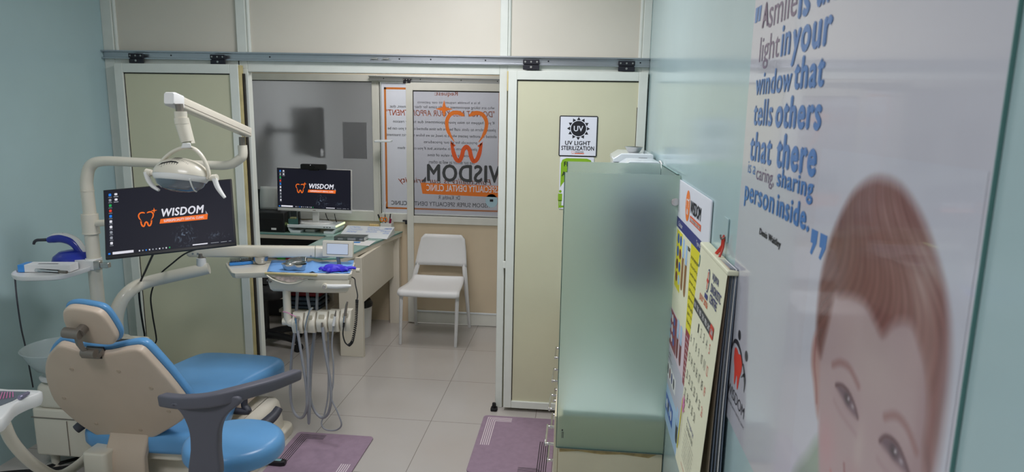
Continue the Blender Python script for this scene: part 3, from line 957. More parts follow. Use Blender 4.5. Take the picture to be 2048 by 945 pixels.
# flared upright
YU = 2.04
outl = [(343, 808), (360, 822), (372, 842), (380, 866), (382, 900), (381, 960), (437, 960), (437, 900), (438, 866), (445, 843), (460, 824), (482, 806), (470, 792), (420, 800), (370, 804)]
us = catmull([P(*q, YU) for q in outl], 4)
FU = Frame(P(410, 880, YU), (1, 0, 0), (0, 0, 1))
uo = [((q - FU.o).dot(FU.u), (q - FU.o).dot(FU.v)) for q in us]
MB().cushion(uo, FU, -.03, .008, .008, r0=.008).build('upright', M_STOOLGREY, stool, smooth=50)
q = P(410, 950, YU)
MB().tube([(q.x, YU + .012, q.z + .02), (q.x, YU + .014, .40), (q.x + .02, YU + .06, .375), (sc_[0], sc_[1] - .1, .375)], .018, n=8, k=4, flat=((1, 0, 0), .5)).build('arm_bracket', M_BLACK, stool, smooth=60)

# foot control plug on the mat
pl = thing('cable_connector', (-1.48, 2.93, 0), 'black cable connector with pale label lying on mat by stool', 'connector')
e0, e1 = PZ(522, 920, .03), PZ(571, 929, .014)
dv = (e1 - e0).normalized()
FPg = Frame((e0.x, e0.y, .0), Vector((dv.x, dv.y, 0)), Vector((-dv.y, dv.x, 0)))
Lp = (e1 - e0).length
MB().cushion([(.02, -.006), (.05, -.017), (Lp - .02, -.02), (Lp, -.012), (Lp, .012), (Lp - .02, .02), (.05, .017), (.02, .006)], FPg, .009, .034, .006).build('body', M_BLACK, pl)
MB().fbox(FPg, Lp - .055, Lp - .022, -.010, .010, .034, .0346).build('label', mat('pale_cyan_label', (120, 160, 165), .5), pl, smooth=0)
MB().tube([FPg(.03, 0, .02), FPg(-.03, 0, .03), FPg(-.05, .03, .045), FPg(-.055, .07, .05)], .005, n=8, k=5).build('cable', M_BLACKSOFT, pl)

# =================================================================== MATS
def floor_mat(label, x0, x1, y0, y1, tl_dark):
    t = thing('floor_mat', ((x0 + x1) / 2, (y0 + y1) / 2, 0), label, 'mat', None)
    MB().cushion(rrect(x0, x1, y0, y1, .025), FXY, .0006, .008, .002).build('mat_body', M_MAT, t)
    F = Frame((0, 0, .0081), (1, 0, 0), (0, 1, 0))
    a, bq = MB(), MB()
    for i in range(5):
        d = .028 + i * .011
        w = .0042
        ln = .13 + .0 * i
        for q in ((x0 + d, x0 + d + w, y1 - .36, y1 - d), (x0 + d, x0 + .17, y1 - d, y1 - d + w)):
            flat(a, F, [(q[0], q[2]), (q[1] if q[1] > q[0] else q[0], q[2]), (q[1], q[3]), (q[0], q[3])])
        for q in ((x1 - d - w, x1 - d, y0 + .36 - .33 + .002, y0 + .36), (x1 - .17, x1 - d, y0 + d, y0 + d + w)):
            flat(bq, F, [(q[0], q[2]), (q[1], q[2]), (q[1], q[3]), (q[0], q[3])])
    a.build('corner_lines', M_MATBLACK if tl_dark else M_MATWHITE, t, smooth=0)
    bq.build('facing_corner_lines', M_MATWHITE if tl_dark else M_MATBLACK, t, smooth=0)
    return t
floor_mat('mauve floor mat beside the blue stool with black corner lines nearest chair', -1.508, -1.075, 2.72 + .19 - .24, 3.335, True)
floor_mat('mauve floor mat before the glass cabinet with pale corner lines', -.515, -.09, 3.04, 3.685, False)

# =================================================================== DENTAL UNIT (cabinet, spittoon, pole, shelf)
unit = thing('dental_unit', (-2.45, 2.95, 0), 'cream dental unit cabinet with glass spittoon and pole behind chair', 'dental unit')
MB().cushion(rrect(-2.60, -2.28, 2.78, 3.12, .02), FXY, .085, .33, .012, r0=.012).build('cabinet', M_CREAM, unit, smooth=50)
MB().box(-2.417, -2.415, 2.776, 2.782, .095, .275).box(-2.598, -2.282, 2.776, 2.782, .283, .287).build('door_gap', M_GREYMETAL, unit, smooth=0)
MB().cushion(rrect(-2.58, -2.26, 2.78, 3.16, .05), FXY, .33, .45, .03, r0=.02).build('upper_body', M_CREAM, unit, smooth=50)
MB().cushion(rrect(-2.47, -2.205, 2.88, 3.15, .02), FXY, .43, .59, .015, r0=.01).build('side_box', M_CREAM, unit, smooth=50)
MB().lathe((P(240, 690, 3.03).x, 3.03, .585), [(.075, 0), (.075, .01), (.066, .018), (.056, .026), (.046, .036), (.0, .037)], n=28).build('arm_collar', M_CREAM, unit)
for i, (x, y) in enumerate(((-2.55, 2.84), (-2.33, 2.84), (-2.55, 3.06), (-2.33, 3.06))):
    MB().cyl((x, y, 0), (x, y, .09), .018, .022, n=12).build('foot', M_CREAM, unit)
bc = P(118, 698, 2.86)
bowl = MB().lathe((bc.x, bc.y, bc.z), [(.03, -.115), (.07, -.11), (.105, -.085), (.13, -.045), (.152, 0), (.16, .012), (.156, .014), (.147, .0), (.124, -.045), (.10, -.08), (.065, -.104), (.0, -.106)], n=36)
bowl.build('spittoon_bowl', M_BOWLGLASS, unit, smooth=60)
MB().lathe((bc.x, bc.y, bc.z), [(.0, -.15), (.06, -.148), (.09, -.14), (.092, -.13), (.06, -.122), (.0, -.12)], n=30).build('bowl_collar', M_WHITE, unit)
MB().tube([(bc.x, bc.y, bc.z - .14), (bc.x - .0, bc.y + .0, bc.z - .2), (bc.x + .03, bc.y + .03, .43)], [.05, .062, .09], n=18, k=4).build('bowl_pedestal', M_CREAM, unit, smooth=60)
MB().tube([(bc.x + .12, bc.y + .12, .44), (bc.x + .12, bc.y + .12, bc.z + .03), (bc.x + .1, bc.y + .09, bc.z + .055), (bc.x + .05, bc.y + .05, bc.z + .045)], .011, n=10, k=5).build('rinse_spout', M_CREAM, unit, smooth=60)
# pole with collars
YPOLE = 3.0
pb_, pm, pt = P(190, 625, YPOLE), P(181, 430, YPOLE), P(177, 352, YPOLE)
px_, = (P(183, 470, YPOLE).x,)
MB().cyl((px_, YPOLE, .40), (px_, YPOLE, pm.z), .031, n=24).build('pole', M_CREAM, unit, smooth=60)
pc = MB().cyl((px_, YPOLE, P(183, 466, YPOLE).z), (px_, YPOLE, P(183, 428, YPOLE).z), .038, n=24)
pc.cyl((px_, YPOLE, P(183, 468, YPOLE).z), (px_, YPOLE, P(183, 465, YPOLE).z), .040, n=24)
pc.build('pole_collar', M_CREAM, unit, bevel=.002)
# side shelf tray on the pole
st_px = [(22, 551), (26, 545), (60, 532), (120, 522), (165, 516), (194, 516), (200, 522), (194, 530), (165, 541), (140, 548), (115, 553), (60, 558), (34, 558)]
zsh = 1.0
sp = [PZ(x, y - 2, zsh) for x, y in ((23, 549), (40, 540), (110, 527), (160, 519), (196, 517), (202, 523), (192, 532), (160, 543), (120, 553), (50, 556), (28, 554))]
spo = catmull([Vector((p.x, p.y, 0)) for p in sp], 4); spo = [(p.x, p.y) for p in spo]
trm = MB()
trm.loft([[(x, y, z) for x, y in inset(spo, d)] for d, z in ((.02, .974), (.004, .98), (0, .992), (0, 1.0), (.005, 1.001), (.008, .991), (.012, .989))])
trm.build('side_tray', M_WHITE, unit, smooth=50)
q = PZ(206, 520, 1.0)
MB().box(min(px_ - .03, q.x - .03), px_ + .03, YPOLE - .045, YPOLE - .012, .985, 1.03).cyl((px_, YPOLE, .98), (px_, YPOLE, 1.035), .037, n=20).build('tray_clamp', M_WHITE, unit, bevel=.003)
MB().fbox(Frame((px_ + .03, YPOLE - .03, 1.0), (1, .1, 0), (0, 0, 1)), 0, .03, -.012, .03, -.01, .02).fbox(Frame((px_ + .06, YPOLE - .03, 1.0), (1, .1, 0), (0, 0, 1)), 0, .04, -.005, .02, -.014, .014).build('clamp_knob', M_STEEL, unit, bevel=.003)
# instrument arm tube of the assistant tray, running from the unit out to the left
at = thing('assistant_tray', (-1.95, 2.1, 0), 'white assistant tray on a beige bent tube at the picture edge', 'tray')
MB().tube([P(8, 848, 2.1), P(22, 880, 2.13), P(48, 912, 2.2), P(80, 938, 2.32), P(115, 952, 2.46), P(150, 935, 2.62), P(185, 905, 2.84)], .021, n=14, k=6).build('arm_tube', M_CREAM, at, smooth=60)
YT = 2.05
zt_ = P(60, 780, YT).z
top = [PZ(x, y, zt_) for x, y in ((-60, 779), (20, 779), (80, 781), (78, 787), (55, 795), (30, 808), (14, 828), (0, 838), (-30, 842), (-70, 842))]
to = catmull([Vector((p.x, p.y, 0)) for p in top], 3); to = [(p.x, p.y) for p in to]
MB().loft([[(x, y, z) for x, y in inset(to, d)] for d, z in ((.02, zt_ - .052), (.006, zt_ - .048), (0, zt_ - .03), (0, zt_ - .004), (.004, zt_), (.009, zt_), (.012, zt_ - .006))]).build('tray_body', M_WHITE, at, smooth=50)
li = [PZ(x, y, zt_ - .004) for x, y in ((-40, 783), (64, 783), (46, 791), (25, 802), (0, 812), (-40, 815))]
MB().prism([(p.x, p.y, zt_ - .0065) for p in li], (0, 0, .003)).build('tray_liner', M_GREYCHECK, at, smooth=0)
kn = PZ(38, 797, zt_ + .008); k2 = PZ(56, 787, zt_ + .008)
tag(MB().cyl(kn, kn + (k2 - kn) * .2, .007, .009).cyl(kn + (k2 - kn) * .2, k2, .009, .007).build('dental_handpiece', mat('lilac_grey_metal', (140, 136, 160), .35, metal=.5)),
    'short lilac-grey handpiece lying on the assistant tray', 'handpiece')
pk = MB()
for i in range(9):
    c0_ = PZ(-26 + i * 6.5, 803 - i * 1.0, zt_ - .001); c1_ = PZ(-16 + i * 5.2, 785, zt_ - .001)
    pk.cyl(c0_, c1_, .0016, n=6)
tag(pk.build('pink_striped_wipe', M_PINK), 'pink striped wipe lying on the assistant tray liner', 'wipe')
# cable hanging from the side shelf to the unit
(MB().tube([PZ(30, 557, .985), P(34, 600, 2.72), P(42, 655, 2.78), P(52, 700, 2.86), P(66, 775, 3.0)], .0035, n=6, k=6).build('power_cable', M_DARKGREY, unit))
# hoses along the floor behind the unit
fl_ = [((-2.78, 2.55, .012), (-2.66, 2.72, .012), (-2.45, 2.82, .014), (-2.25, 2.95, .012)), ((-2.79, 2.7, .012), (-2.6, 2.76, .012), (-2.4, 2.72, .014), (-2.3, 2.62, .02), (-2.22, 2.85, .012)),
       ((-2.78, 2.38, .012), (-2.68, 2.55, .012), (-2.62, 2.74, .012), (-2.4, 2.98, .012))]
for l, lb in zip(fl_, ('dark floor hose nearest the wall behind the dental unit', 'dark looping floor hose under front of dental unit', 'dark straight floor hose emerging beside assistant tray tube')):
    tag(MB().tube(l, .008, n=8, k=6).build('floor_hose', M_BLACKSOFT), lb, 'hose')

# curing light on side shelf
cl = thing('curing_light', (-2.45, 2.85, .99), 'royal blue curing light pistol in its charging dock', 'curing light')
c = PZ(152, 529, .992)
MB().lathe((c.x, c.y, .9905), [(.0, 0), (.108, 0), (.114, .014), (.104, .042), (.074, .066), (.025, .076), (0, .077)], n=32, sx=1.0, sy=.75).build('dock', M_NAVYBLUE, cl, smooth=60)
YC = c.y
MB().tube([P(168, 515, YC), P(160, 500, YC), P(146, 484, YC), P(126, 477, YC), P(108, 478, YC), P(97, 481, YC)], [.022, .021, .024, .023, .021, .014], n=14, k=5).build('pistol_body', M_NAVYBLUE, cl, smooth=60)
MB().tube([P(171, 510, YC), P(164, 496, YC), P(152, 481, YC), P(132, 472.5, YC), P(108, 472.5, YC), P(94, 479, YC)], [.012, .014, .015, .015, .013, .005], n=10, k=5).build('white_spine', M_WHITE, cl, smooth=60)
MB().tube([P(138, 471, YC), P(126, 470, YC), P(114, 471, YC)], [.006, .01, .006], n=8, k=3).build('trigger_pad', M_BLACK, cl, smooth=60)
MB().tube([P(158, 513, YC - .03), P(150, 517, YC - .03), P(140, 516, YC - .03)], [.012, .017, .013], n=8, k=3).build('cradle', M_BLACK, cl, smooth=60)
MB().tube([P(94, 480, YC), P(82, 480.5, YC), P(74, 481, YC), P(69, 484, YC), P(67.5, 489, YC)], [.0085, .0075, .0075, .007, .006], n=10, k=4).build('light_guide', M_DARKGREY, cl, smooth=60)
MB().tube([P(178, 520, YC - .03), P(186, 533, YC - .04), P(193, 550, YC - .0), P(199, 585, YC + .1), P(203, 612, YC + .12)], .004, n=6, k=5).build('power_lead', M_BLACK, cl)
# box and syringe on shelf
bx = thing('carton_box', (-2.5, 2.75, .99), 'long white carton with blue end lying on side tray', 'box')
b0, b1 = PZ(36, 545, .992), PZ(141, 545, .992)
d_ = (b1 - b0).normalized(); FBX = Frame((b0.x, b0.y, .992), d_, Vector((-d_.y, d_.x, 0)))
Lb = (b1 - b0).length
MB().fbox(FBX, .03, Lb, 0, .07, 0, .035).build('carton', M_PAPER, bx, bevel=.001)
MB().fbox(FBX, 0, .03, .0, .07, 0, .035).build('blue_end', M_BLUEBOX, bx, bevel=.001)
FBT = Frame(FBX(0, 0, .0352), FBX.u, FBX.v)
MB().fbox(FBT, .08, .17, .02, .032, 0, .0004).build('printing', M_INKGREY, bx, smooth=0)
sy = thing('syringe_pack', (-2.45, 2.72, .99), 'clear syringe packet leaning before the white carton', 'syringe')
MB().cyl(PZ(72, 541, 1.006), PZ(118, 544, 1.006), .009, n=12).build('syringe_barrel', M_BLUEBOX if False else M_CLEAR, sy)
MB().cyl(PZ(118, 544, 1.006), PZ(134, 545, 1.006), .007, n=10).build('plunger', M_GREYMETAL, sy)

# =================================================================== OPERATING LIGHT
lamp = thing('operating_light', (px_, YPOLE, 1.0), 'cream overhead dental lamp on a jointed swinging arm', 'lamp')
e0 = P(470, 324, YPOLE); e1 = P(485, 296, YPOLE)
ztop = P(300, 325, YPOLE).z
pp_ = [(px_ + .002, YPOLE, pm.z - .005), (px_, YPOLE, P(178, 380, YPOLE).z), (px_ + .004, YPOLE, ztop - .09), (px_ + .03, YPOLE, ztop - .025), (px_ + .10, YPOLE, ztop), (px_ + .3, YPOLE, ztop - .002), (e0.x - .14, YPOLE, ztop - .006), (e0.x - .03, YPOLE, ztop - .002), (e1.x - .012, YPOLE, ztop + .03), (e1.x, YPOLE, e1.z - .03), (e1.x, YPOLE, e1.z + .012)]
MB().tube(pp_, [.029, .029, .028, .027, .024, .022, .021, .021, .021, .021, .021], n=18, k=6).build('support_tube', M_CREAM, lamp, smooth=60)
MB().cyl((px_, YPOLE, P(178, 380, YPOLE).z), (px_, YPOLE, P(178, 383, YPOLE).z - .0), .0305, n=22).build('tube_ring', M_CREAM, lamp)
MB().cyl((e1.x, YPOLE, e1.z + .01), (e1.x, YPOLE, e1.z + .05), .014, n=14).build('swivel_pin', M_GREYMETAL, lamp)
a0, a1 = P(493, 264, 3.0), P(341, 198, 2.27)
ad = (a0 - a1).normalized(); sd = ad.cross(Vector((0, 0, 1))).normalized(); up = sd.cross(ad)
FA = Frame(a1, ad, up)
La = (a0 - a1).length
abx = MB()
sec = rrect(-.021, .021, -.024, .024, .007, 3)
abx.loft([[FA(-.012 + 0, v_ * .8, u_ * .8) for u_, v_ in sec]] + [[FA(t, v_, u_) for u_, v_ in sec] for t in (0, .06)])
abx.build('arm_cap', M_WHITE, lamp, smooth=50)
sec2 = rrect(-.019, .019, -.022, .022, .007, 3)
MB().loft([[FA(t, v_, u_) for u_, v_ in sec2] for t in (.05, La, La + .012)]).build('spring_arm', M_CREAM, lamp, smooth=50)
MB().fbox(FA, .06, La, -.008, -.006, .0185, .0195).build('arm_groove', M_GREYMETAL, lamp, smooth=0)
YL = 2.27
MB().cyl(P(358, 208, YL), P(360, 225, YL), .0135, n=14).build('drop_pin', M_GREYMETAL, lamp)
hd = MB().cyl(P(361, 223, YL), P(362, 236, YL), .021, n=18).cyl(P(362.5, 236, YL), P(364, 248, YL), .024, n=18)
hd.cyl(P(364, 248, YL), P(374, 284, YL), .023, .020, n=18)
hd.build('drop_tube', M_CREAM, lamp, smooth=40)
MB().fbox(Frame(P(374, 270, YL + .03), (1, 0, 0), (.2, 0, -1)), .012, .016, -.06, .03, -.012, .012).build('rear_fin', M_CREAM, lamp)
MB().loft([[P(365, 286, YL - .016), P(381, 286, YL - .016), P(381, 286, YL + .016), P(365, 286, YL + .016)], [P(362, 297, YL - .018), P(383, 296, YL - .018), P(383, 296, YL + .018), P(362, 297, YL + .018)]]).build('yoke_block', M_WHITE, lamp, bevel=.003)
yk = [P(313, 351, YL), P(316, 338, YL), P(326, 321, YL), P(341, 307, YL), P(358, 298, YL), P(374, 295, YL), (P(390, 299, YL)), P(404, 313, YL), P(414, 333, YL), P(418, 350, YL), P(416, 358, YL)]
MB().tube(yk, .0085, n=10, k=5, flat=((0, 1, 0), .8)).build('yoke', M_CREAM, lamp, smooth=60)
# head: shell over a lens, tipped forward
hL, hR_ = P(310, 348, YL), P(420, 357, YL)
hc = P(362, 352, YL)
hu = (hR_ - hL).normalized()
FHd = Frame(hc, hu, Vector((0, .95, -.22)))       # lens tips towards the camera
hw = (hR_ - hL).length / 2
shell = MB()
rings = []
for i in range(13):
    t = i / 12 * 90
    rr, zz = math.cos(R(t)), math.sin(R(t))
    rings.append([FHd(hw * .97 * rr * math.copysign(abs(math.cos(a)) ** .9, math.cos(a)), .062 * (rr ** .9) * math.sin(a), 0.002 + .062 * zz) for a in [2 * math.pi * j / 40 for j in range(40)]])
shell.loft(rings, cap0=False, cap1=True)
shell.build('head_shell', M_CREAM, lamp, smooth=60)
MB().loft([[FHd(hw * .97 * math.cos(a) * f, .062 * math.sin(a) * f, z) for a in [2 * math.pi * j / 40 for j in range(40)]] for f, z in ((1, .002), (1.0, -.006), (.93, -.018), (.86, -.02))], False, False).build('lens_rim', M_WHITE, lamp, smooth=60)
M_LENS = mat('lamp_reflector_lens', (120, 128, 138), 0.12, metal=.6, coat=.6)
MB().loft([[FHd(hw * .90 * math.cos(a) * f, .057 * math.sin(a) * f, z) for a in [2 * math.pi * j / 40 for j in range(40)]] for f, z in ((1, -.012), (.9, -.034), (.7, -.048), (.4, -.056), (.1, -.058))], False, True).build('lens', M_LENS, lamp, smooth=60)
def lsf(a, b):
    r = math.hypot(a / (hw * .9), b / .057)
    return FHd(a, b, float(np.interp(r, [.1, .4, .7, .9, 1], [-.058, -.056, -.048, -.034, -.012])) - .0008)
MB().tube([lsf(hw * (.30 + .32 * (1 - (q / 6 - .2) ** 2)), -.048 + .014 * q) for q in range(7)], .0028, n=6, k=3).build('lens_band', M_WHITE, lamp)
vent = MB()
def sfc(a, b, off=.001):
    r2 = (a / (hw * .97)) ** 2 + (b / .062) ** 2
    return FHd(a, b, 0.002 + .062 * math.sqrt(max(0, 1 - r2)) + off)
vs_ = [(-.052, -.034), (-.03, -.037), (0, -.037), (.012, -.034)]
for i in range(8):
    a = -.052 + i * .0092
    vent.tube([sfc(a, -.049), sfc(a + .0005, -.0535)], .0012, n=5)
vent.tube([sfc(-.062, -.044), sfc(-.045, -.046), sfc(-.028, -.0475), sfc(-.012, -.047), sfc(.004, -.0475), sfc(.016, -.049)], [.001, .0035, .003, .0035, .003, .002], n=6)
for i in range(5):
    for j in range(4):
        vent.tube([sfc(-.02 + i * .006 + j * .001, -.036 + j * .005), sfc(-.016 + i * .006 + j * .001, -.035 + j * .005)], .0011, n=4)
for i in range(5): vent.tube([sfc(.022 + i * .006, -.038 - .0005 * i), sfc(.0225 + i * .006, -.040 - .0005 * i)], .0013, n=5)
vent.build('vents', M_BLACK, lamp)
for e, (bx0, by0), crv in ((hL, (296, 345), [(292, 344), (297, 360), (305, 372), (318, 381)]), (hR_, (430, 356), [(429, 357), (434, 372), (441, 384), (450, 396)])):
    sgn = 1 if e is hR_ else -1
    kq = P(bx0, by0, YL)
    MB().cyl(e, e + (kq - e) * .55, .0075, .0095, n=14).cyl(e + (kq - e) * .5, kq + (kq - e).normalized() * .008, .0125, n=16).build('handle_knuckle', M_CREAM, lamp, bevel=.001)
    o = MB().tube([P(*q, YL - .004) for q in crv], [.0115, .011, .0095, .0065], n=12, k=5, flat=((0, 1, 0), .75)).build('handle', M_WHITE, lamp, smooth=60)

# =================================================================== MONITOR ON THE POLE
MU, MV, MC = Vector((.9403, .3281, .0901)), Vector((-.2125, .3595, .9087)), Vector((-1.838, 2.824, 1.279))
mon = thing('clinic_monitor', MC, 'tilted black monitor with orange tooth logo mounted on cream pole', 'monitor')


def desktop(parent, F, w, h, y0):
    """lit screen: wallpaper, logo, icons, taskbar. F at the lower left corner of the display"""
    s = MB()
    s.add([F(0, 0, 0), F(w, 0, 0), F(w, h, 0), F(0, h, 0)], [(0, 1, 2, 3)])
    o = s.build('display', M_SCREEN, parent, smooth=0)
    uv = o.data.uv_layers.new(name='UVMap')
    for lp in o.data.loops:
        co = o.data.vertices[lp.vertex_index].co + BASE[o.name]
        q = co - F.o
        uv.data[lp.index].uv = (q.dot(F.u) / w, q.dot(F.v) / h)
    lg = MB()
    tooth_logo(lg, F, .25 * w, .385 * h, .125 * w, .235 * h, .0008, M_PX_ORANGE, M_PX_ORANGE)
    lg.use(M_PX_ORANGE)
    flat(lg, F, [(.415 * w, .41 * h), (.795 * w, .405 * h), (.802 * w, .49 * h), (.425 * w, .48 * h)], .0006)
    lg.use(M_PX_GREY); flat(lg, F, [(.785 * w, .49 * h), (.802 * w, .49 * h), (.785 * w, .545 * h)], .0006)
    lg.build('tooth_logo', None, o, smooth=0)
    t = MB().use(M_PX_WHITE)
    text(t, F, 'WISDOM', .435 * w, .775 * w, .51 * h, .64 * h, .0008, bold=.035, shear=.2)
    text(t, F, 'SUPERSPECIALITY DENTAL CLINIC', .45 * w, .77 * w, .427 * h, .465 * h, .001, bold=.02)
    t.build('lettering', None, o, smooth=0)
    ic = MB()
    cols = [M_PX_BLUE, M_PX_GREY, M_PX_GREEN, M_PX_RED, M_PX_BLUE, M_PX_WHITE, M_PX_WHITE, M_PX_GREY, M_PX_GREY, M_PX_WHITE]
    for i, cm in enumerate(cols):
        y = h * (.935 - i * .083)
        ic.use(cm); flat(ic, F, rrect(.030 * w, .050 * w, y - .022 * h, y + .018 * h, .002), .0006)
        ic.use(M_PX_GREY); flat(ic, F, rrect(.026 * w, .054 * w, y - .043 * h, y - .036 * h, .0005), .0006)
        if i < 2:
            ic.use(M_PX_WHITE); flat(ic, F, rrect(.075 * w, .097 * w, y - .015 * h, y + .018 * h, .002), .0006)
            ic.use(M_PX_GREY); flat(ic, F, rrect(.068 * w, .104 * w, y - .043 * h, y - .030 * h, .0005), .0006)
    ic.use(M_PX_WHITE)
    flat(ic, F, rrect(.045 * w, .205 * w, .012 * h, .05 * h, .001), .0006)
    flat(ic, F, rrect(.665 * w, .785 * w, .018 * h, .036 * h, .001), .0006)
    for i in range(10):
        ic.use([M_PX_WHITE, M_PX_GREY, M_PX_BLUE, M_PX_WHITE, M_PX_GREY, M_PX_GREY, M_PX_WHITE, M_PX_GREY, M_PX_WHITE, M_PX_GREEN][i])
        x = (.245 + i * .026) * w; flat(ic, F, rrect(x, x + .010 * w, .016 * h, .038 * h, .001), .0006)
    ic.use(M_PX_GREY)
    for a, b_ in ((.81, .875), (.89, .94), (.955, .975)): flat(ic, F, rrect(a * w, b_ * w, .022 * h, .03 * h, .001), .0006)
    ic.use(M_PX_BLUE); flat(ic, F, rrect(.012 * w, .028 * w, .016 * h, .04 * h, .001), .0006)
    ic.build('desktop_icons', None, o, smooth=0)
    return o


w_, h_ = .542, .32
FM = Frame(MC - MU * w_ / 2 - MV * h_ / 2, MU, MV)
MB().cushion([(0, 0), (w_, 0), (w_, h_), (0, h_)], FM, -.022, .0, .003, r0=.008).build('monitor_case', M_BLACK, mon)
MB().fbox(FM, .1, .44, .06, .26, -.045, -.021).build('rear_bulge', M_BLACK, mon, bevel=.01)
desktop(mon, Frame(FM(.006, .014, .0008), MU, MV), w_ - .012, h_ - .02, 0)
bq = FM(.27, .16, -.045)
MB().tube([bq, bq + Vector((-.1, .09, -.01)), (px_ + .03, YPOLE, P(183, 447, YPOLE).z)], .017, n=12, k=4).build('mount_arm', M_CREAM, mon, smooth=60)
# monitor leads
(MB().tube([FM(.185, .01, -.03), P(292, 540, 3.05), P(279, 572, 3.2), P(280, 610, 3.26), P(289, 668, 3.33), (P(293, 690, 3.34).x, 3.36, .4), (-2.07, 3.4, .02)], .005, n=8, k=6).build('cable', M_BLACKSOFT, mon))
(MB().tube([FM(.375, .01, -.03), P(370, 508, 3.1), P(345, 527, 3.2), P(317, 553, 3.3), P(302, 590, 3.34), P(305, 630, 3.36), P(313, 680, 3.36), P(311, 712, 3.38), (-2.12, 3.6, .02)], .004, n=8, k=6).build('cable', M_BLACKSOFT, mon))
ad_ = P(251, 672, 2.98)
tag(MB().fbox(Frame((ad_.x, 2.94, .607), (1, .1, 0), (0, 1, 0)), -.035, .03, -.02, .03, -.016, .028).tube([(ad_.x + .03, 2.945, .615), (ad_.x + .055, 2.94, .62), (ad_.x + .075, 2.91, .615), (ad_.x + .085, 2.885, .60), (ad_.x + .088, 2.868, .55)], .0045, n=8, k=5).build('power_adapter', M_BLACK), 'small black power adapter sitting on top of dental unit', 'adapter')

# =================================================================== DELIVERY TABLE
dl = thing('delivery_table', (-1.5, 3.3, .95), 'cream instrument table on an arm with a row of hoses', 'instrument table')
# bent tube from unit to joint
MB().tube([(P(234, 690, 3.03).x, 3.03, .60), P(231, 640, 3.04), P(240, 608, 3.06), P(258, 584, 3.10), P(285, 568, 3.19), P(340, 554, 3.24), P(395, 542, 3.29), P(418, 537, 3.31)], [.037, .036, .034, .033, .032, .032, .032, .030], n=18, k=6).build('bent_tube', M_CREAM, dl, smooth=60)
jq = P(401, 530, 3.29)
MB().cyl((jq.x, 3.30, jq.z - .01), (jq.x, 3.30, jq.z + .035), .026, .023, n=18).build('joint_collar', M_WHITE, dl, smooth=40)
MB().cyl((jq.x, 3.30, jq.z + .03), (jq.x, 3.30, jq.z + .06), .014, n=14).build('joint_pin', M_GREYMETAL, dl)
k0, k1 = P(380, 502, 3.30), P(634, 504, 3.50)
kd = (k1 - k0).normalized(); ks = kd.cross(Vector((0, 0, 1))).normalized()
FK = Frame(k0, kd, ks.cross(kd))
Lk = (k1 - k0).length
s3 = rrect(-.028, .028, -.031, .031, .012, 3)
MB().loft([[FK(t, v_ * f, u_ * f) for u_, v_ in s3] for t, f in ((-.012, .75), (0, 1), (.05, 1), (Lk - .01, 1))]).build('beam_arm', M_CREAM, dl, smooth=50)
MB().loft([[FK(t, v_ * f, u_ * f) for u_, v_ in s3] for t, f in ((Lk - .006, 1.03), (Lk + .05, 1.03), (Lk + .075, .8))]).build('beam_end', M_CREAM, dl, smooth=50)
MB().cyl(FK(.02, -.01, .028), FK(.02, -.01, .030), .005).cyl(FK(.045, -.01, .028), FK(.045, -.01, .030), .005).cyl(FK(Lk - .03, -.018, .028), FK(Lk - .03, -.018, .030), .005).build('beam_screws', M_SCREW, dl)
ZT = .95
tp = [PZ(x, y, ZT) for x, y in ((451, 527), (456, 535), (463, 545), (470, 546.5), (500, 545.5), (529, 545), (634, 549.5), (696, 549.8), (703, 547.5), (710, 526), (706, 523.5), (640, 521.5), (544, 519), (500, 521), (455, 524.5))]
tpo = [(p.x, p.y) for p in tp]
tbm = MB()
tbm.loft([[(x, y, z) for x, y in inset(tpo, d)] for d, z in ((.014, ZT - .032), (.004, ZT - .028), (0, ZT - .018), (0, ZT - .003), (.003, ZT), (.008, ZT), (.011, ZT - .006))])
tbm.build('table_top', M_CREAM, dl, smooth=40)
ub = [PZ(x, y, ZT) for x, y in ((533, 546), (634, 550), (700, 550), (707, 527), (560, 521))]
ubo = [(p.x, p.y) for p in ub]
xs_ = [p.x for p in ub]
ubr = inset(ubo, .006)
MB().loft([[(x, y, z) for x, y in inset(ubr, d)] for d, z in ((.04, .842), (.018, .848), (.006, .862), (.0, .895), (.0, ZT - .03))]).build('console', M_CREAM, dl, smooth=50)
# front handle moulding, yellowed edge strip, controls
g0, g1 = PZ(530, 547, .947), PZ(634, 551.3, .947)
MB().tube([g0, (g0 + g1) / 2, g1], .006, n=8, flat=((0, 0, 1), .9)).build('yellowed_strip', M_RUBBER_Y, dl)
fy = (PZ(560, 548, ZT).y + PZ(630, 549, ZT).y) / 2
FC = Frame(PZ(533, 546, ZT), (PZ(700, 550, ZT) - PZ(533, 546, ZT)), (0, 0, 1))
gl = []
for x, y in ((534, 551), (548, 560), (570, 567), (590, 567), (610, 560), (630, 552), (648, 551)):
    q = PP(x, y, FC.o, FC.n); gl.append(q + FC.n * .004)
MB().tube(gl, .0045, n=8, k=5).build('grip_rim', M_CREAM, dl, smooth=60)
MB().prism([PP(x, y, FC.o, FC.n) + FC.n * .0025 for x, y in ((546, 553), (560, 561), (580, 565), (600, 562), (618, 554))], FC.n * .0012).build('grip_sticker', mat('worn_pink_sticker', (222, 200, 188), .4, var=.12, vscale=60), dl, smooth=0)
for x, y in ((536, 561), (541, 564), (620, 566), (641, 561)):
    q = PP(x, y, FC.o, FC.n); MB().cyl(q - FC.n * .012, q + FC.n * .006, .005, n=12).build('button', M_GREYMETAL, dl)
hq = PP(651, 572, FC.o, FC.n)
MB().cyl(hq - FC.n * .01, hq + FC.n * .022, .015, n=18).build('handle_hub', M_CREAM, dl, bevel=.002)
MB().cyl(hq + FC.n * .021, hq + FC.n * .027, .0095, n=16).build('hub_cap', M_CHROME, dl, bevel=.002)
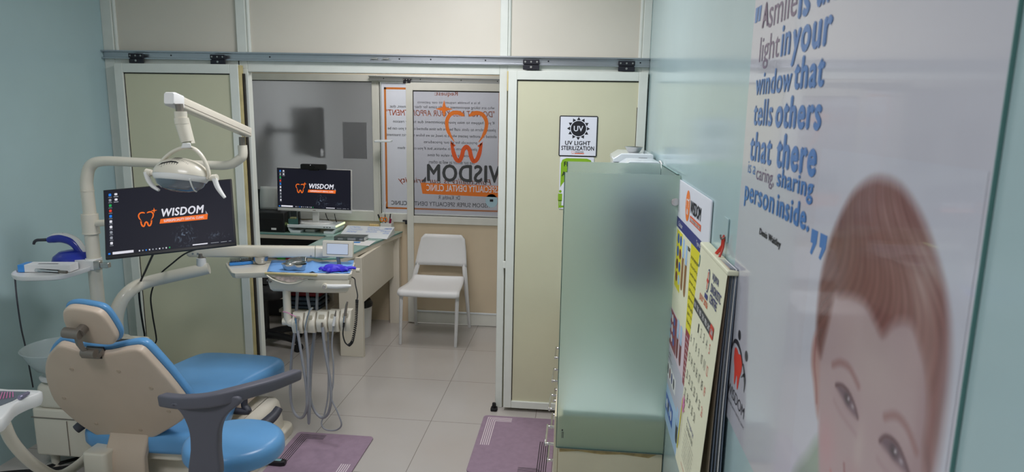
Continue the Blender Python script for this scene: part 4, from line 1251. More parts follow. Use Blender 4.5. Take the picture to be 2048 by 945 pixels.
MB().tube([hq + FC.n * .01 + FC.u * .01, hq + FC.n * .012 + FC.u * .06, hq + FC.n * .012 + FC.u * .11 + Vector((0, 0, .004)), hq + FC.n * .012 + FC.u * .135 + Vector((0, 0, .005))], [.011, .012, .010, .006], n=12, k=4).build('lever_handle', M_WHITE, dl, smooth=60)
MB().cyl(PZ(713, 541, .93), PZ(713, 541, .93) + Vector((.02, 0, 0)), .012, n=14).build('side_knob', M_CREAM, dl, bevel=.002)
# film viewer tablet on a stalk
vc = P(675, 498.5, 3.43)
FV = Frame(vc, (1, .02, 0), (0, .12, .99))
vw, vh = .168, .088
MB().cushion(rrect(-vw / 2, vw / 2, -vh / 2, vh / 2, .006), FV, -.02, 0, .003).build('viewer_case', M_CREAM, dl)
MB().fbox(FV, -.060, .060, -.030, .030, .0002, .001).build('viewer_bezel', M_GREYMETAL, dl, smooth=0)
MB().fbox(FV, -.058, .058, -.028, .028, .001, .0016).build('viewer_light', M_DISPLAY_LCD, dl, smooth=0)
MB().cyl(FV(0, -.04, -.01), (vc.x, 3.45, .93), .010, n=12).build('viewer_stalk', M_GREYMETAL, dl)
# holder post and five holder blocks
YH = 3.22
h0, h1 = P(573, 577, YH), P(571, 645, YH)
MB().tube([(h0.x, YH, .87), (h0.x, YH, h1.z + .03), (h0.x + .01, YH, h1.z + .0), (h0.x + .03, YH, h1.z - .004)], .020, n=14, k=4).cyl((h0.x - .025, YH, h1.z + .004), (h0.x + .06, YH, h1.z + .004), .019, n=16).build('holder_post', M_CREAM, dl, smooth=50)
blk = [(583, 611), (609, 632.5), (634, 655), (657.5, 677), (681, 701)]
tops = [(629, 628), (627, 625.5), (625, 624), (623.5, 623), (622.5, 622)]
hose_end = []
for i, (xa, xb) in enumerate([(583, 606.5), (607.5, 631), (632, 655), (656, 678.5), (679.5, 702)]):
    ya = 627.5 - i * 1.4; yb_ = 667.5 - i * 1.0
    A, B_ = P(xa, ya, YH - .02), P(xb, yb_, YH - .02)
    hol = MB()
    zc0, zc1 = B_.z, A.z
    secs = []
    for z, yf, yk_ in ((zc1, -.012, .03), (zc1 - .03, -.022, .032), (zc1 - .045, -.034, .032), (zc1 - .07, -.034, .03), (zc0, -.022, .026)):
        secs.append([(x, YH + yy, z) for x, yy in rrect(A.x, B_.x, yf, yk_, .008, 3)])
    hol.loft(secs)
    ho = hol.build('handpiece_holder', M_CREAM, dl, smooth=50)
    cx_ = (A.x + B_.x) / 2
    rec = MB().cushion(ellipse(0, 0, .0165, .023, 24), Frame((cx_, YH - .0205, zc1 - .026), (1, 0, 0), (0, .45, 1)), -.02, .0015, .001)
    rec.build('holder_recess', mat('holder_recess_%d' % i, (176, 168, 148), .5) if i == 0 else MATS['holder_recess_0'], ho, smooth=40)
    hose_end.append(cx_)
YI = YH - .045
def inst(parts, name):
    r = MB()
    for m_, a, b_, r0, r1 in parts:
        r.use(m_); r.cyl(a, b_, r0, r1, n=12)
    return r.build(name, None, dl)
inst([(M_STEEL, P(594, 636, YI), P(594, 648, YI), .014, .008), (M_STEEL, P(594, 648, YI), P(595, 664, YI), .007, .006)], 'suction_tip')
MB().tube([P(626, 616, YI), P(621, 620, YI), P(616, 634, YI), P(612, 652, YI), P(611, 664, YI)], [.004, .006, .006, .006, .006], n=10, k=4).build('air_water_syringe', M_STEEL, dl, smooth=60)
inst([(M_GREYMETAL, P(644, 646, YI), P(644, 655, YI), .005, .006)], 'empty_coupler')
inst([(M_WHITE, P(670, 633, YI), P(667, 652, YI), .007, .008), (M_GREYMETAL, P(672, 621, YI), P(670, 634, YI), .002, .006)], 'scaler_handpiece')
inst([(M_GREYMETAL, P(695, 604, YI), P(693, 611, YI), .004, .006), (M_GREYMETAL, P(693, 611, YI), P(690, 632, YI), .0055, .008), (M_STEEL, P(690, 632, YI), P(688, 645, YI), .008, .007), (M_BLACK, P(688, 645, YI), P(687, 655, YI), .006, .005)], 'polishing_handpiece')
def hose(pts, r, m=M_HOSE):
    return MB().tube([P(x, y, Y) for x, y, Y in pts], r, n=10, k=7).build('hose', m, dl, smooth=60)
hose([(595, 662, YI), (603, 710, YI), (612, 770, YI), (614, 810, YI), (608, 832, YI + .02), (598, 836, YI + .05), (587, 822, YI + .08), (581, 790, YI + .09), (583, 720, YI + .09), (590, 660, YI + .08), (594, 600, YI + .12), (595, 574, YI + .16)], .0075)
hose([(611, 662, YI), (617 - 1, 720, YI), (616, 790, YI), (617, 838, YI + .03), (618.5, 838, YI + .04), (622, 740, YI + .08), (628, 665, YI + .08), (616, 600, YI + .12), (615, 574, YI + .16)], .0075)
hose([(645, 655, YI), (650, 700, YI), (660, 760, YI), (662, 800, YI), (656, 828, YI + .02), (643, 836, YI + .05), (628, 820, YI + .07), (620, 790, YI + .08), (622, 720, YI + .09), (632, 650, YI + .08), (634, 600, YI + .12), (635, 574, YI + .16)], .0075)
hose([(667, 652, YI), (664, 690, YI), (667, 730, YI), (666, 770, YI), (662, 795, YI), (675, 825, YI), (683, 850, YI), (672, 861, YI + .02), (652, 860, YI + .03), (643, 848, YI + .04), (650, 825, YI + .06), (656, 790, YI + .07), (657, 720, YI + .08), (656, 660, YI + .08), (653, 610, YI + .12), (653, 574, YI + .15)], .0042)
# coiled black lead
cq = [P(687, 655, YI), P(686, 670, YI), P(690, 685, YI), P(697, 692, YI)]
MB().tube(cq, .0035, n=8, k=5).build('lead_tail', M_BLACKSOFT, dl)
path = catmull([P(697, 692, YI), P(705, 682, YI), P(711, 650, YI + .02), P(713, 620, YI + .03), P(714, 600, YI + .04)], 40, False)
coil = []
for i, p in enumerate(path):
    t = (path[min(i + 1, len(path) - 1)] - path[max(i - 1, 0)]).normalized()
    a_ = t.orthogonal().normalized(); b_ = t.cross(a_); ph = i / len(path) * 2 * math.pi * 34
    coil.append(p + (a_ * math.cos(ph) + b_ * math.sin(ph)) * .0065)
dense = catmull([coil[i] for i in range(len(coil))], 3, False)
MB().tube(dense, .0024, n=5).build('coiled_lead', M_BLACKSOFT, dl)
MB().tube([P(714, 600, YI + .04), P(715, 590, YI + .05), P(711, 570, YI + .08), P(709, 558, YI + .1), P(700, 554, YI + .12)], .003, n=8, k=5).build('lead_top', M_BLACKSOFT, dl)
MB().tube([P(566, 624, YI + .02), P(575, 626, YI), P(583, 630, YI - .01), P(592, 634, YI - .012)], .002, n=6, k=4).build('pink_tie', M_PINK, dl)

# things on the table
zt2 = ZT - .0055
dr = [PZ(x, y, zt2) for x, y in ((543, 522), (625, 524.5), (708, 524), (702, 548), (625, 546.5), (534, 544.5))]
dm = MB()
nx_ = 24
lo = [dr[5] + (dr[4] - dr[5]) * (i / 12) for i in range(12)] + [dr[4] + (dr[3] - dr[4]) * (i / 12) for i in range(13)]
hi_ = [dr[0] + (dr[1] - dr[0]) * (i / 12) for i in range(12)] + [dr[1] + (dr[2] - dr[1]) * (i / 12) for i in range(13)]
rows = []
for j in range(7):
    rows.append([l + (h - l) * (j / 6) + Vector((0, 0, .002 + (.0016 * math.sin(i * 1.7 + j)) + (.006 if i in (12,) else 0) + (.006 * max(0, (i - 20) / 4) * (j / 6) ** 2 if i > 20 else 0))) for i, (l, h) in enumerate(zip(lo, hi_))])
k_ = len(rows[0])
dm.add([p for r_ in rows for p in r_], [(j * k_ + i, j * k_ + i + 1, (j + 1) * k_ + i + 1, (j + 1) * k_ + i) for j in range(6) for i in range(k_ - 1)])
do = dm.build('paper_drape', M_DRAPE, smooth=70)
md = do.modifiers.new('thickness', 'SOLIDIFY'); md.thickness = .0008
tag(do, 'blue paper drape spread over right part of instrument table', 'drape')

def bowl_thing(name, label, c, r, h, fill=None, cat='bowl'):
    t = thing(name, c, label, cat)
    pr = [(0, 0), (r * .62, .0005), (r * .72, .004), (r * .92, h * .55), (r, h), (r * 1.04, h + .001), (r * .985, h - .001), (r * .9, h * .55), (r * .7, .006), (0, .003)]
    MB().lathe(c, pr, n=32).build('bowl_wall', M_STEEL, t, smooth=60)
    if fill:
        f_ = MB()
        for i in range(9):
            a = random.random() * 6.28; q = random.random() * r * .42
            f_.ell(Vector(c) + Vector((q * math.cos(a), q * math.sin(a), h * .62)), r * .30, r * .32, r * .22, n=10, m=6)
        f_.build('cotton', M_SKIRT, t, smooth=60)
    return t
c = PZ(522, 528, ZT - .005)
bowl_thing('steel_bowl', 'small round steel bowl of white cotton on instrument table', (c.x, c.y, ZT - .005), .040, .042, True)
# kidney dish with a smaller steel bowl in it
c = PZ(588, 540, ZT)
kd_ = thing('kidney_dish', (c.x, c.y, ZT), 'steel kidney dish on the blue drape of instrument table', 'dish')
ko = [(-.066, .002), (-.058, .022), (-.03, .034), (0, .036), (.035, .034), (.06, .022), (.066, .0), (.056, -.022), (.03, -.03), (0, -.024), (-.03, -.028), (-.055, -.018)]
kk = catmull([Vector((x, y, 0)) for x, y in ko], 4); kk = [(p.x, p.y) for p in kk]
F0 = Frame((c.x, c.y, ZT - .0025), (1, .05, 0), (-.05, 1, 0))
MB().loft([[F0(x, y, z) for x, y in inset(kk, d)] for d, z in ((.015, .0), (.009, .010), (.002, .029), (0, .034), (.0012, .034), (.004, .027), (.01, .010), (.017, .002))]).build('dish_wall', M_STEEL, kd_, smooth=50)
kb = thing('kidney_dish', (c.x + .012, c.y + .012, ZT + .02), 'tilted second steel dish lying inside the kidney dish', 'dish')
F1 = Frame((c.x + .012, c.y + .018, ZT + .021), (.95, .15, .10), (-.12, .86, .52))
k2_ = [(x * .85, y * .95) for x, y in kk]
MB().loft([[F1(x, y, z) for x, y in inset(k2_, d)] for d, z in ((.012, .0), (.007, .008), (.002, .022), (0, .027), (.0012, .027), (.004, .02), (.01, .008), (.016, .002))]).build('dish_wall', M_STEEL, kb, smooth=50)
# crumpled glove
c = PZ(669, 541, ZT)
gv = MB()
rnd = random.Random(3)
F2 = Frame((c.x, c.y, ZT + .0), (1, 0, 0), (0, 1, 0))
n_, m_ = 40, 9
rings = []
for j in range(m_):
    t = j / (m_ - 1)
    ring = []
    for i in range(n_):
        a = 2 * math.pi * i / n_
        rr = 1 + .12 * math.sin(3 * a + 1) + .09 * math.sin(7 * a + t * 3) + .06 * math.sin(11 * a + 2 + t * 5)
        s_ = math.cos(t * math.pi / 2) ** .6
        ring.append(F2(.062 * rr * s_ * math.cos(a), .04 * rr * s_ * math.sin(a), .003 + .026 * math.sin(t * math.pi / 2) * (1 + .35 * math.sin(5 * a + 4 * t) * (1 - t))))
    rings.append(ring)
gv.loft(rings)
glv = tag(gv.build('nitrile_glove', M_GLOVE, smooth=30), 'crumpled violet glove on blue drape of instrument table', 'glove')
for dx, dy, l, a in ((.05, .004, .06, 18), (.045, -.012, .035, -8), (-.045, -.015, .03, 200), (-.01, -.035, .026, 260), (-.03, .03, .025, 130)):
    p0 = F2(dx, dy, .006); d = Vector((math.cos(R(a)), math.sin(R(a)), .05))
    MB().tube([p0, p0 + d * l * .6 + Vector((0, 0, .006)), p0 + d * l], [.011, .009, .006], n=10, k=4, flat=((0, 0, 1), 1.3)).build('glove_finger', M_GLOVE, glv, smooth=60)
# two endodontic file boxes
def file_box(label, px0, px1, py):
    a, b_ = PZ(*px0, ZT - .005), PZ(*px1, ZT - .005)
    d = (b_ - a); d.z = 0; L = d.length; d.normalize()
    F = Frame((a.x, a.y, ZT - .0045), d, Vector((-d.y, d.x, 0)))
    t = thing('file_box', (a.x, a.y, ZT), label, 'box', None)
    MB().fbox(F, 0, L, 0, .05, 0, .016).build('tray', M_BLUEBOX, t, bevel=.002)
    MB().fbox(F, .002, L - .002, .002, .048, .016, .034).build('lid', M_CLEAR, t, bevel=.002)
    fm = MB()
    for i in range(8):
        for j in range(3):
            fm.cyl(F(.008 + i * (L - .016) / 7, .01 + j * .014, .016), F(.008 + i * (L - .016) / 7, .01 + j * .014, .030), .0014, n=6)
    fm.build('files', M_GREYMETAL, t)
file_box('clear-lidded blue file box at the tip of instrument table', (459, 532.5), (484, 531), 0)
file_box('clear-lidded blue file box beside the cotton bowl', (483.5, 531), (507, 528.5), 0)

# =================================================================== OFFICE
ZD = .788
desk = thing('office_desk', (-1.8, 4.9, 0), 'cream office desk with green glass top and rounded end', 'desk')
wing = [(-1.463, 5.385), (-2.78, 5.385), (-2.78, 5.10), (-2.02, 5.10), (-1.98, 5.06), (-1.97, 4.43)]
tip = [PZ(x, y, .78) for x, y in ((615, 517), (645, 519), (672, 518), (692, 513), (709, 506), (725, 498), (745, 488.5))]
wing += [(-1.93, 4.37)] + [(p.x, p.y) for p in tip[1:]] 
MB().cushion(wing, FXY, .742, .774, .002).build('desk_top', M_DESK, desk, smooth=30)
MB().cushion(inset(wing, -.004), FXY, .775, .787, .002).build('glass_sheet', M_GLASSTOP, desk, smooth=30)
gp = [(p[0], p[1]) for p in inset(wing, -.0046)]
MB().loft([[(x, y, .7755) for x, y in gp], [(x, y, .7865) for x, y in gp]], False, False).build('glass_edge', M_GLASSEDGE, desk, smooth=30)
xa, xb = P(681, 640, 4.54).x, P(727.8, 640, 4.54).x
MB().box(xa, xb, 4.52, 4.555, 0, .742).build('leg_panel', M_DESK, desk, bevel=.002)
MB().box(xb - .03, xb, 4.555, 5.33, P(727, 603, 4.57).z, .742).build('apron', M_DESK, desk, bevel=.002)
MB().box(-1.56, -1.475, 5.33, 5.385, 0, .742).build('rear_leg_panel', M_DESK, desk, bevel=.002)
MB().box(-2.79, -2.76, 5.10, 5.385, 0, .742).box(-1.99, -1.96, 5.1, 5.385, 0, .742).build('side_panel', M_DESK, desk, bevel=.002)
MB().box(-2.76, -1.99, 5.12, 5.385, .52, .54).box(-2.76, -1.99, 5.12, 5.385, .23, .25).build('shelf_board', M_DESK, desk, bevel=.002)
MB().box(-2.76, -2.0, 5.386, 5.395, .0, .742).build('back_panel', M_DARKGREY, desk)
# things on the shelf under the top
q = P(562, 486, 5.2)
tag(MB().lathe((q.x, 5.2, .5405), [(0, 0), (.035, 0), (.04, .05), (.03, .10), (.015, .125), (0, .13)], n=20).build('green_bottle', M_GREENPL), 'green plastic bottle on the dark shelf under the desk', 'bottle')
q = P(600, 486, 5.2)
tag(MB().ell((q.x, 5.24, .5395), .15, .09, .09, n=24, m=8, lo=0).build('maroon_bag', MATS['red_linen']), 'dark red bag lying on the shelf under the desk', 'bag')
# wrapped linen packs on a low stand, under the wing
qs = P(608, 626, 4.85)
stand = thing('low_stand', (qs.x, 4.95, 0), 'low cream stand under the desk holding wrapped packs', 'stand')
MB().box(qs.x - .18, qs.x + .2, 4.80, 5.09, .22, .245).build('stand_top', M_DESK, stand, bevel=.002)
MB().box(qs.x - .17, qs.x - .14, 4.82, 5.07, 0, .22).build('stand_side', M_DESK, stand)
MB().box(qs.x + .16, qs.x + .19, 4.82, 5.07, 0, .22).build('stand_side', M_DESK, stand)
zz = .2455
for i, (m_, h, lb) in enumerate(((M_GREYBLUE_BAG, .03, 'grey-blue wrapped pack at the bottom of the stack under desk'), (M_GREYBLUE_BAG, .035, 'grey-blue wrapped pack second from the stack bottom'), (M_GREYBLUE_BAG, .035, 'grey-blue wrapped pack just below the red packs'),
                               (M_RED_BAG, .05, 'red wrapped pack lowest of the red ones in stack'), (M_RED_BAG, .05, 'red wrapped pack in the middle of the red ones'), (M_RED_BAG, .05, 'red wrapped pack on top of the stack under desk'))):
    t = thing('wrapped_pack', (qs.x, 4.85, zz), lb, 'pack', 'wrapped packs stacked under the desk')
    o_ = rrect(qs.x - .13 + rnd.uniform(-.01, .01), qs.x + .14 + rnd.uniform(-.01, .01), 4.82, 5.05, .03)
    MB().cushion(o_, FXY, zz, zz + h - .002, h * .45, r0=h * .4).build('linen', m_, t, smooth=60)
    MB().cushion(inset(o_, -.003), FXY, zz + .0005, zz + h - .001, h * .45, r0=h * .4).build('plastic_wrap', M_CLEAR, t, smooth=60)
    zz += h
# black office chair
oc = thing('office_chair', (-2.31, 4.62, 0), 'black swivel office chair mostly hidden behind the opened left door', 'chair')
o0 = Vector((-2.31, 4.62, 0))
MB().cyl(o0 + Vector((0, 0, .09)), o0 + Vector((0, 0, .42)), .028).build('gas_column', M_BLACK, oc)
for i in range(5):
    a = R(72 * i - 12); d = Vector((math.cos(a), math.sin(a), 0))
    lg = MB().tube([o0 + Vector((0, 0, .10)), o0 + d * .15 + Vector((0, 0, .10)), o0 + d * .28 + Vector((0, 0, .075))], [.034, .028, .02], n=10, k=3).build('leg', M_BLACK, oc, smooth=60)
    w = o0 + d * .28; p_ = Vector((-d.y, d.x, 0))
    MB().cyl(w + p_ * .022 + Vector((0, 0, .03)), w + p_ * .006 + Vector((0, 0, .03)), .03, n=16).cyl(w - p_ * .022 + Vector((0, 0, .03)), w - p_ * .006 + Vector((0, 0, .03)), .03, n=16).cyl(w + Vector((0, 0, .03)), w + Vector((0, 0, .08)), .008).build('caster', M_BLACKSOFT, lg)
MB().cushion(rrect(-2.53, -2.11, 4.42, 4.82, .08), FXY, .42, .50, .03, r0=.02, dome=.01).build('seat', M_BLACKSOFT, oc, smooth=60)
FBk = Frame((-2.50, 4.62, .72), (0, 1, 0), (-.12, 0, 1))
MB().cushion(rrect(-.2, .2, -.17, .06, .07), FBk, -.02, .035, .02).build('backrest', M_BLACKSOFT, oc, smooth=60)
MB().tube([o0 + Vector((-.05, 0, .41)), o0 + Vector((-.2, 0, .43)), o0 + Vector((-.215, 0, .65))], .018, n=8, k=4).build('back_bar', M_BLACK, oc)
# waste bin behind the leg panel
q = P(737, 622, 4.98)
bn_ = thing('waste_bin', (q.x, 4.98, 0), 'pale waste bin with dark lid under the desk wing', 'bin')
MB().lathe((q.x - .075, 4.98, 0), [(0, .001), (.085, .001), (.10, .25), (.095, .25), (0, .25)], n=28).build('bin_body', M_WHITE, bn_)
MB().lathe((q.x - .075, 4.98, .25), [(.105, 0), (.107, .02), (.09, .05), (0, .06)], n=28).build('bin_lid', M_BLACK, bn_)

# printer
pr = thing('printer', (-2.6, 5.2, ZD), 'black desktop printer with raised sheet of paper behind monitor', 'printer')
pf0, pf1 = P(515, 463, 5.14), P(571, 466, 5.14)
px1 = pf1.x
ptop = P(540, 425, 5.14).z
MB().box(-2.79, px1, 5.13, 5.375, ZD, ptop).build('printer_body', M_BLACK, pr, bevel=.008)
MB().box(-2.79, px1 - .02, 5.126, 5.13, ZD + .02, ptop - .05).build('front_panel', MATS['black_rubber'], pr, bevel=.002)
lb0 = P(548, 463, 5.125)
MB().box(lb0.x - .022, lb0.x + .02, 5.1245, 5.1262, ZD + .02, ZD + .036).build('badge', M_PAPER, pr, smooth=0)
pk_ = P(530, 415, 5.3)
MB().fbox(Frame((P(515, 425, 5.3).x, 5.3, ptop), (1, 0, 0), (0, .12, 1)), 0, .2, 0, .165, 0, .004).build('paper_support', M_BLACK, pr)
g = MB(); FPp = Frame((P(520, 422, 5.28).x, 5.285, ptop + .001), (1, 0, 0), (0, .08, 1))
pw = P(557, 420, 5.28).x - P(520, 422, 5.28).x
for i in range(9): pass
rows = [[FPp(.012 * (j / 8) + a * pw, j / 8 * .19, .018 * math.sin(j / 8 * 2.2) * (1 if True else 0)) for a in (0, .33, .66, 1)] for j in range(9)]
g.add([p for r_ in rows for p in r_], [(j * 4 + i, j * 4 + i + 1, j * 4 + i + 5, j * 4 + i + 4) for j in range(8) for i in range(3)])
po = g.build('paper_sheet', M_PAPER, pr, smooth=70)
md = po.modifiers.new('thickness', 'SOLIDIFY'); md.thickness = .001

# monitor riser
rs_ = thing('monitor_riser', (-2.2, 5.25, ZD), 'white monitor riser with glowing green edge strips on desk', 'riser')
YR0, YR1 = 5.13, 5.36
ra, rb = P(574, 451, YR0), P(671, 457, YR0)
zr = (ra.z + rb.z) / 2
MB().box(ra.x, rb.x, YR0, YR1, zr - .012, zr + .012).build('riser_top', M_GLOSSWHITE, rs_, bevel=.004)
for sx, x in ((1, ra.x + .004), (-1, rb.x - .004)):
    MB().prism([(x, YR0 + .01, zr - .012), (x + sx * .03, YR0 + .01, ZD + .02), (x + sx * .1, YR0 + .01, ZD + .02), (x + sx * .1, YR0 + .01, ZD), (x + sx * .018, YR0 + .01, ZD), (x - sx * .0, YR0 + .01, zr - .03)], (0, YR1 - YR0 - .02, 0)).build('riser_foot', M_GLOSSWHITE, rs_, bevel=.002)
MB().box(rb.x - .001, rb.x + .004, YR0 + .01, YR1 - .02, zr + .002, zr + .013).box(ra.x - .004, ra.x + .001, YR0 + .02, YR0 + .08, zr + .002, zr + .013).build('light_strip', M_LEDSTRIP, rs_)
for i in range(3):
    x = rb.x - .10 + i * .024
    MB().box(x, x + .012, YR0 - .0008, YR0 + .002, zr - .004, zr + .002).build('usb_port', M_BLACK, rs_, smooth=0)
# computer monitor, white
c = P(627, 381, 5.17)
om = thing('office_monitor', (c.x, 5.2, zr), 'white-framed office monitor with orange tooth logo on riser', 'monitor')
ow, oh = .615, .348
FO = Frame(c - Vector((ow / 2, 0, 0)) - Vector((-.0104, .063, .998)).normalized() * 0 - Vector((0, 0, oh / 2)) + Vector((.0, 0, .002)), (1, .0, -.0105), (.01, .03, 1))
MB().fbox(FO, 0, ow, 0, oh, -.028, 0).build('monitor_case', M_WHITE, om, bevel=.003)
MB().fbox(FO, .002, ow - .002, .026, oh - .002, 0, .0012).build('screen_bezel', M_BLACK, om, smooth=0)
desktop(om, Frame(FO(.005, .028, .0018), FO.u, FO.v), ow - .01, oh - .034, 0)
MB().fbox(FO, ow / 2 - .012, ow / 2 + .012, .010, .015, 0, .0006).build('badge', M_GREYMETAL, om, smooth=0)
sx_ = P(631, 435, 5.22).x
MB().cushion(rrect(sx_ - .026, sx_ + .026, 5.215, 5.24, .008), FXY, zr + .02, c.z - .1, .002).build('stand_neck', M_WHITE, om)
MB().lathe((sx_, 5.235, zr + .0125), [(0, 0), (.138, 0), (.140, .006), (.134, .012), (0, .013)], n=40, sx=1, sy=.66).build('stand_base', M_WHITE, om, smooth=50)
# webcam
wq = P(627, 334, 5.17)
wc = thing('webcam', (wq.x, 5.17, wq.z), 'black webcam clipped on top of the office monitor', 'webcam')
MB().cushion(rrect(wq.x - .105, wq.x + .105, -.022 + wq.z, .022 + wq.z, .012), Frame((0, 5.17, 0), (1, 0, 0), (0, 0, 1)), -.02, .012, .005).build('webcam_body', M_BLACK, wc, smooth=50)
MB().cyl((wq.x + .0, 5.158, wq.z), (wq.x, 5.153, wq.z), .014, n=20).cyl((wq.x, 5.153, wq.z), (wq.x, 5.1525, wq.z), .007).build('lens', M_TV, wc)
MB().cyl((wq.x - .02, 5.157, wq.z + .014), (wq.x - .02, 5.1565, wq.z + .014), .003, n=8).build('indicator', M_PX_WHITE, wc)
MB().box(wq.x - .04, wq.x + .04, 5.16, 5.20, wq.z - .03, wq.z - .018).build('clip', M_BLACK, wc, bevel=.003)
# memo cube box on riser
q0, q1 = P(577, 445, 5.15), P(597, 447, 5.15)
mb_ = thing('memo_box', (q0.x, 5.17, zr), 'clear box of mint and yellow memo cubes on riser', 'box')
MB().box(q0.x, q1.x, 5.145, 5.19, zr + .0125, zr + .055).build('mint_papers', M_TEAL_BOX, mb_, bevel=.002)
MB().box(q0.x + .012, q0.x + .055, 5.15, 5.185, zr + .055, zr + .066).build('yellow_papers', mat('soft_yellow_paper', (226, 214, 150), .6), mb_, bevel=.001)
wl = MB()
for a in ((q0.x - .003, q0.x - .001, 5.142, 5.195), (q1.x + .001, q1.x + .003, 5.142, 5.195), (q0.x - .003, q1.x + .003, 5.142, 5.144), (q0.x - .003, q1.x + .003, 5.193, 5.195)):
    wl.box(*a, zr + .0125, zr + .115)
wl.build('clear_walls', M_CLEAR, mb_, smooth=0)
# two leads below the monitor
for a, b_, lb in (((651, 427), (657, 441), 'thin black lead behind the monitor stand, nearer the stand'), ((669, 428), (673, 444), 'thin black lead at the far end of monitor underside')):
    p0, p1 = P(*a, 5.24), P(*b_, 5.32)
    tag(MB().tube([p0, (p0 + p1) / 2 + Vector((0, 0, -.01)), p1, (p1.x, 5.37, p1.z - .05), (p1.x, 5.38, ZD + .005)], .0035, n=6, k=4).build('monitor_lead', M_BLACKSOFT), lb, 'cable')
# keyboard under riser
tag(MB().box(ra.x + .12, ra.x + .2, 5.2, 5.33, ZD, ZD + .02).build('white_hub', M_WHITE, bevel=.003), 'small white device lying under the monitor riser', 'hub')
# slanted writing board
wb = thing('writing_board', (-1.75, 5.0, ZD), 'slanted white writing board covered in blue handwriting on desk', 'writing board')
w0, w1, w2, w3 = PZ(676, 476, ZD), PZ(776, 479, ZD), PZ(786, 466, ZD), PZ(690, 464, ZD)
yb0 = (w0.y + w1.y) / 2; yb1 = yb0 + .22
xl, xr = P(676, 470, yb0).x, P(774, 474, yb0).x
prof = [(yb0, ZD), (yb0, ZD + .008), (yb1, ZD + .062), (yb1, ZD)]
MB().loft([[(xl, y, z) for y, z in prof], [(xr, y, z) for y, z in prof]]).build('board_body', M_GLOSSWHITE, wb, bevel=.002)
FW = Frame((xl, yb0, ZD + .0085), (1, 0, 0), (0, yb1 - yb0, .054))
hw_ = MB()
rr_ = random.Random(5)
for blk_, (bx_, by_, wd) in enumerate(((.03, .2, .09), (.03, .155, .12), (.035, .11, .08), (.18, .2, .1), (.19, .16, .13), (.19, .12, .09), (.36, .185, .06), (.37, .14, .08), (.38, .19, .06), (.36, .1, .05))):
    if bx_ + wd > xr - xl: bx_ = xr - xl - wd - .01
    for ln in range(2):
        pts = []
        for i in range(14):
            pts.append((bx_ + wd * i / 13, by_ - ln * .016 + rr_.uniform(-.006, .006)))
        stroke(hw_, FW, pts, .003, .0004, k=3)
hw_.build('handwriting', M_BLUEINK, wb, smooth=0)
# book and papers
b0, b1 = PZ(668, 482, ZD), PZ(728, 484, ZD)
FBo = Frame((b0.x, b0.y, ZD + .001), (b1 - b0).xy.to_3d(), Vector((-(b1 - b0).y, (b1 - b0).x, 0)))
Lb = (b1 - b0).xy.length
bk_ = thing('book', b0, 'grey-covered thick book lying on glass desk top', 'book')
M_BOOK = mat('grey_book_cover', (92, 98, 98), .45, var=.15, vscale=40)
MB().fbox(FBo, 0, Lb, 0, .12, 0, .003).fbox(FBo, 0, Lb, 0, .12, .029, .032).fbox(FBo, 0, Lb, 0, .004, 0, .032).build('cover', M_BOOK, bk_, bevel=.001)
MB().fbox(FBo, .004, Lb - .003, .004, .117, .003, .029).build('pages', M_PAPER, bk_)
MB().fbox(FBo, .03, .07, -.0005, .001, .009, .022).fbox(FBo, Lb * .45, Lb * .72, -.0005, .001, .008, .024).fbox(FBo, Lb * .85, Lb * .95, -.0005, .001, .01, .02).build('spine_print', M_NOTICE, bk_, smooth=0)
for nm, lb, pts, m_ in (('paper_sheet', 'white printed sheet lying beside the grey book', ((712, 491), (738, 492), (752, 482), (728, 481)), M_PAPER), ('paper_sheet', 'white sheet with blue strip tucked under book', ((700, 490), (716, 491), (724, 483), (700, 482)), M_PAPER)):
    pp2 = [PZ(x, y, ZD + .0006) for x, y in pts]
    o = tag(MB().prism([(p.x, p.y, ZD + (.0003 if 'beside' in lb else .0012)) for p in pp2], (0, 0, .0006)).build(nm, m_, smooth=0), lb, 'paper')
pp2 = [PZ(x, y, ZD) for x, y in ((704, 487), (719, 487), (722, 484.5), (706, 484.5))]
MB().prism([(p.x, p.y, ZD + .002) for p in pp2], (0, 0, .0003)).build('blue_strip', M_BLUEBOX, o, smooth=0)
# pen holder with pens and lamp
YPn = 5.28
h0, h1 = P(761, 462, YPn), P(783, 462, YPn)
zt_h = P(771, 447, YPn).z
ph = thing('pen_holder', (h0.x, YPn, ZD), 'white lamp base pen holder near the desk end', 'pen holder')
f = MB()
for a in ((h0.x, h0.x + .004, YPn, YPn + .07), (h1.x - .004, h1.x, YPn, YPn + .07), (h0.x, h1.x, YPn, YPn + .004), (h0.x, h1.x, YPn + .066, YPn + .07)): f.box(*a, ZD, zt_h)
f.box(h0.x, h1.x, YPn, YPn + .07, ZD, ZD + .004)
f.build('holder_box', M_WHITE, ph, bevel=.002)
lmp = thing('desk_lamp', (h0.x, YPn, ZD), 'slim white LED lamp head on a thin bent stem', 'lamp')
l0, l1 = P(754, 401, YPn + .05), P(787, 399, YPn + .05)
MB().tube([(h0.x + .055, YPn + .06, ZD + .006), P(771, 440, YPn + .06), P(770, 420, YPn + .06), P(772, 404, YPn + .055)], .003, n=8, k=5).build('stem', M_WHITE, lmp, smooth=60)
MB().cushion(rrect(l0.x, l1.x, YPn + .02, YPn + .085, .01), Frame((0, 0, l0.z + .002), (1, 0, .03), (0, 1, .1)), -.006, .008, .003).build('lamp_head', M_GLOSSWHITE, lmp)
def pen(label, a, b_, m_, r=.005, capm=None, name='pen'):
    p0 = P(*a, YPn + .035); p1 = P(*b_, YPn + .03)
    if p0.z < ZD + .012: p0.z = ZD + .012
    t = MB().use(m_); t.cyl(p0, p0 + (p1 - p0) * .72, r, n=12)
    if capm: t.use(capm)
    t.cyl(p0 + (p1 - p0) * .72, p1, r * 1.05, r * .9, n=12)
    tag(t.build(name, None), label, 'pen')
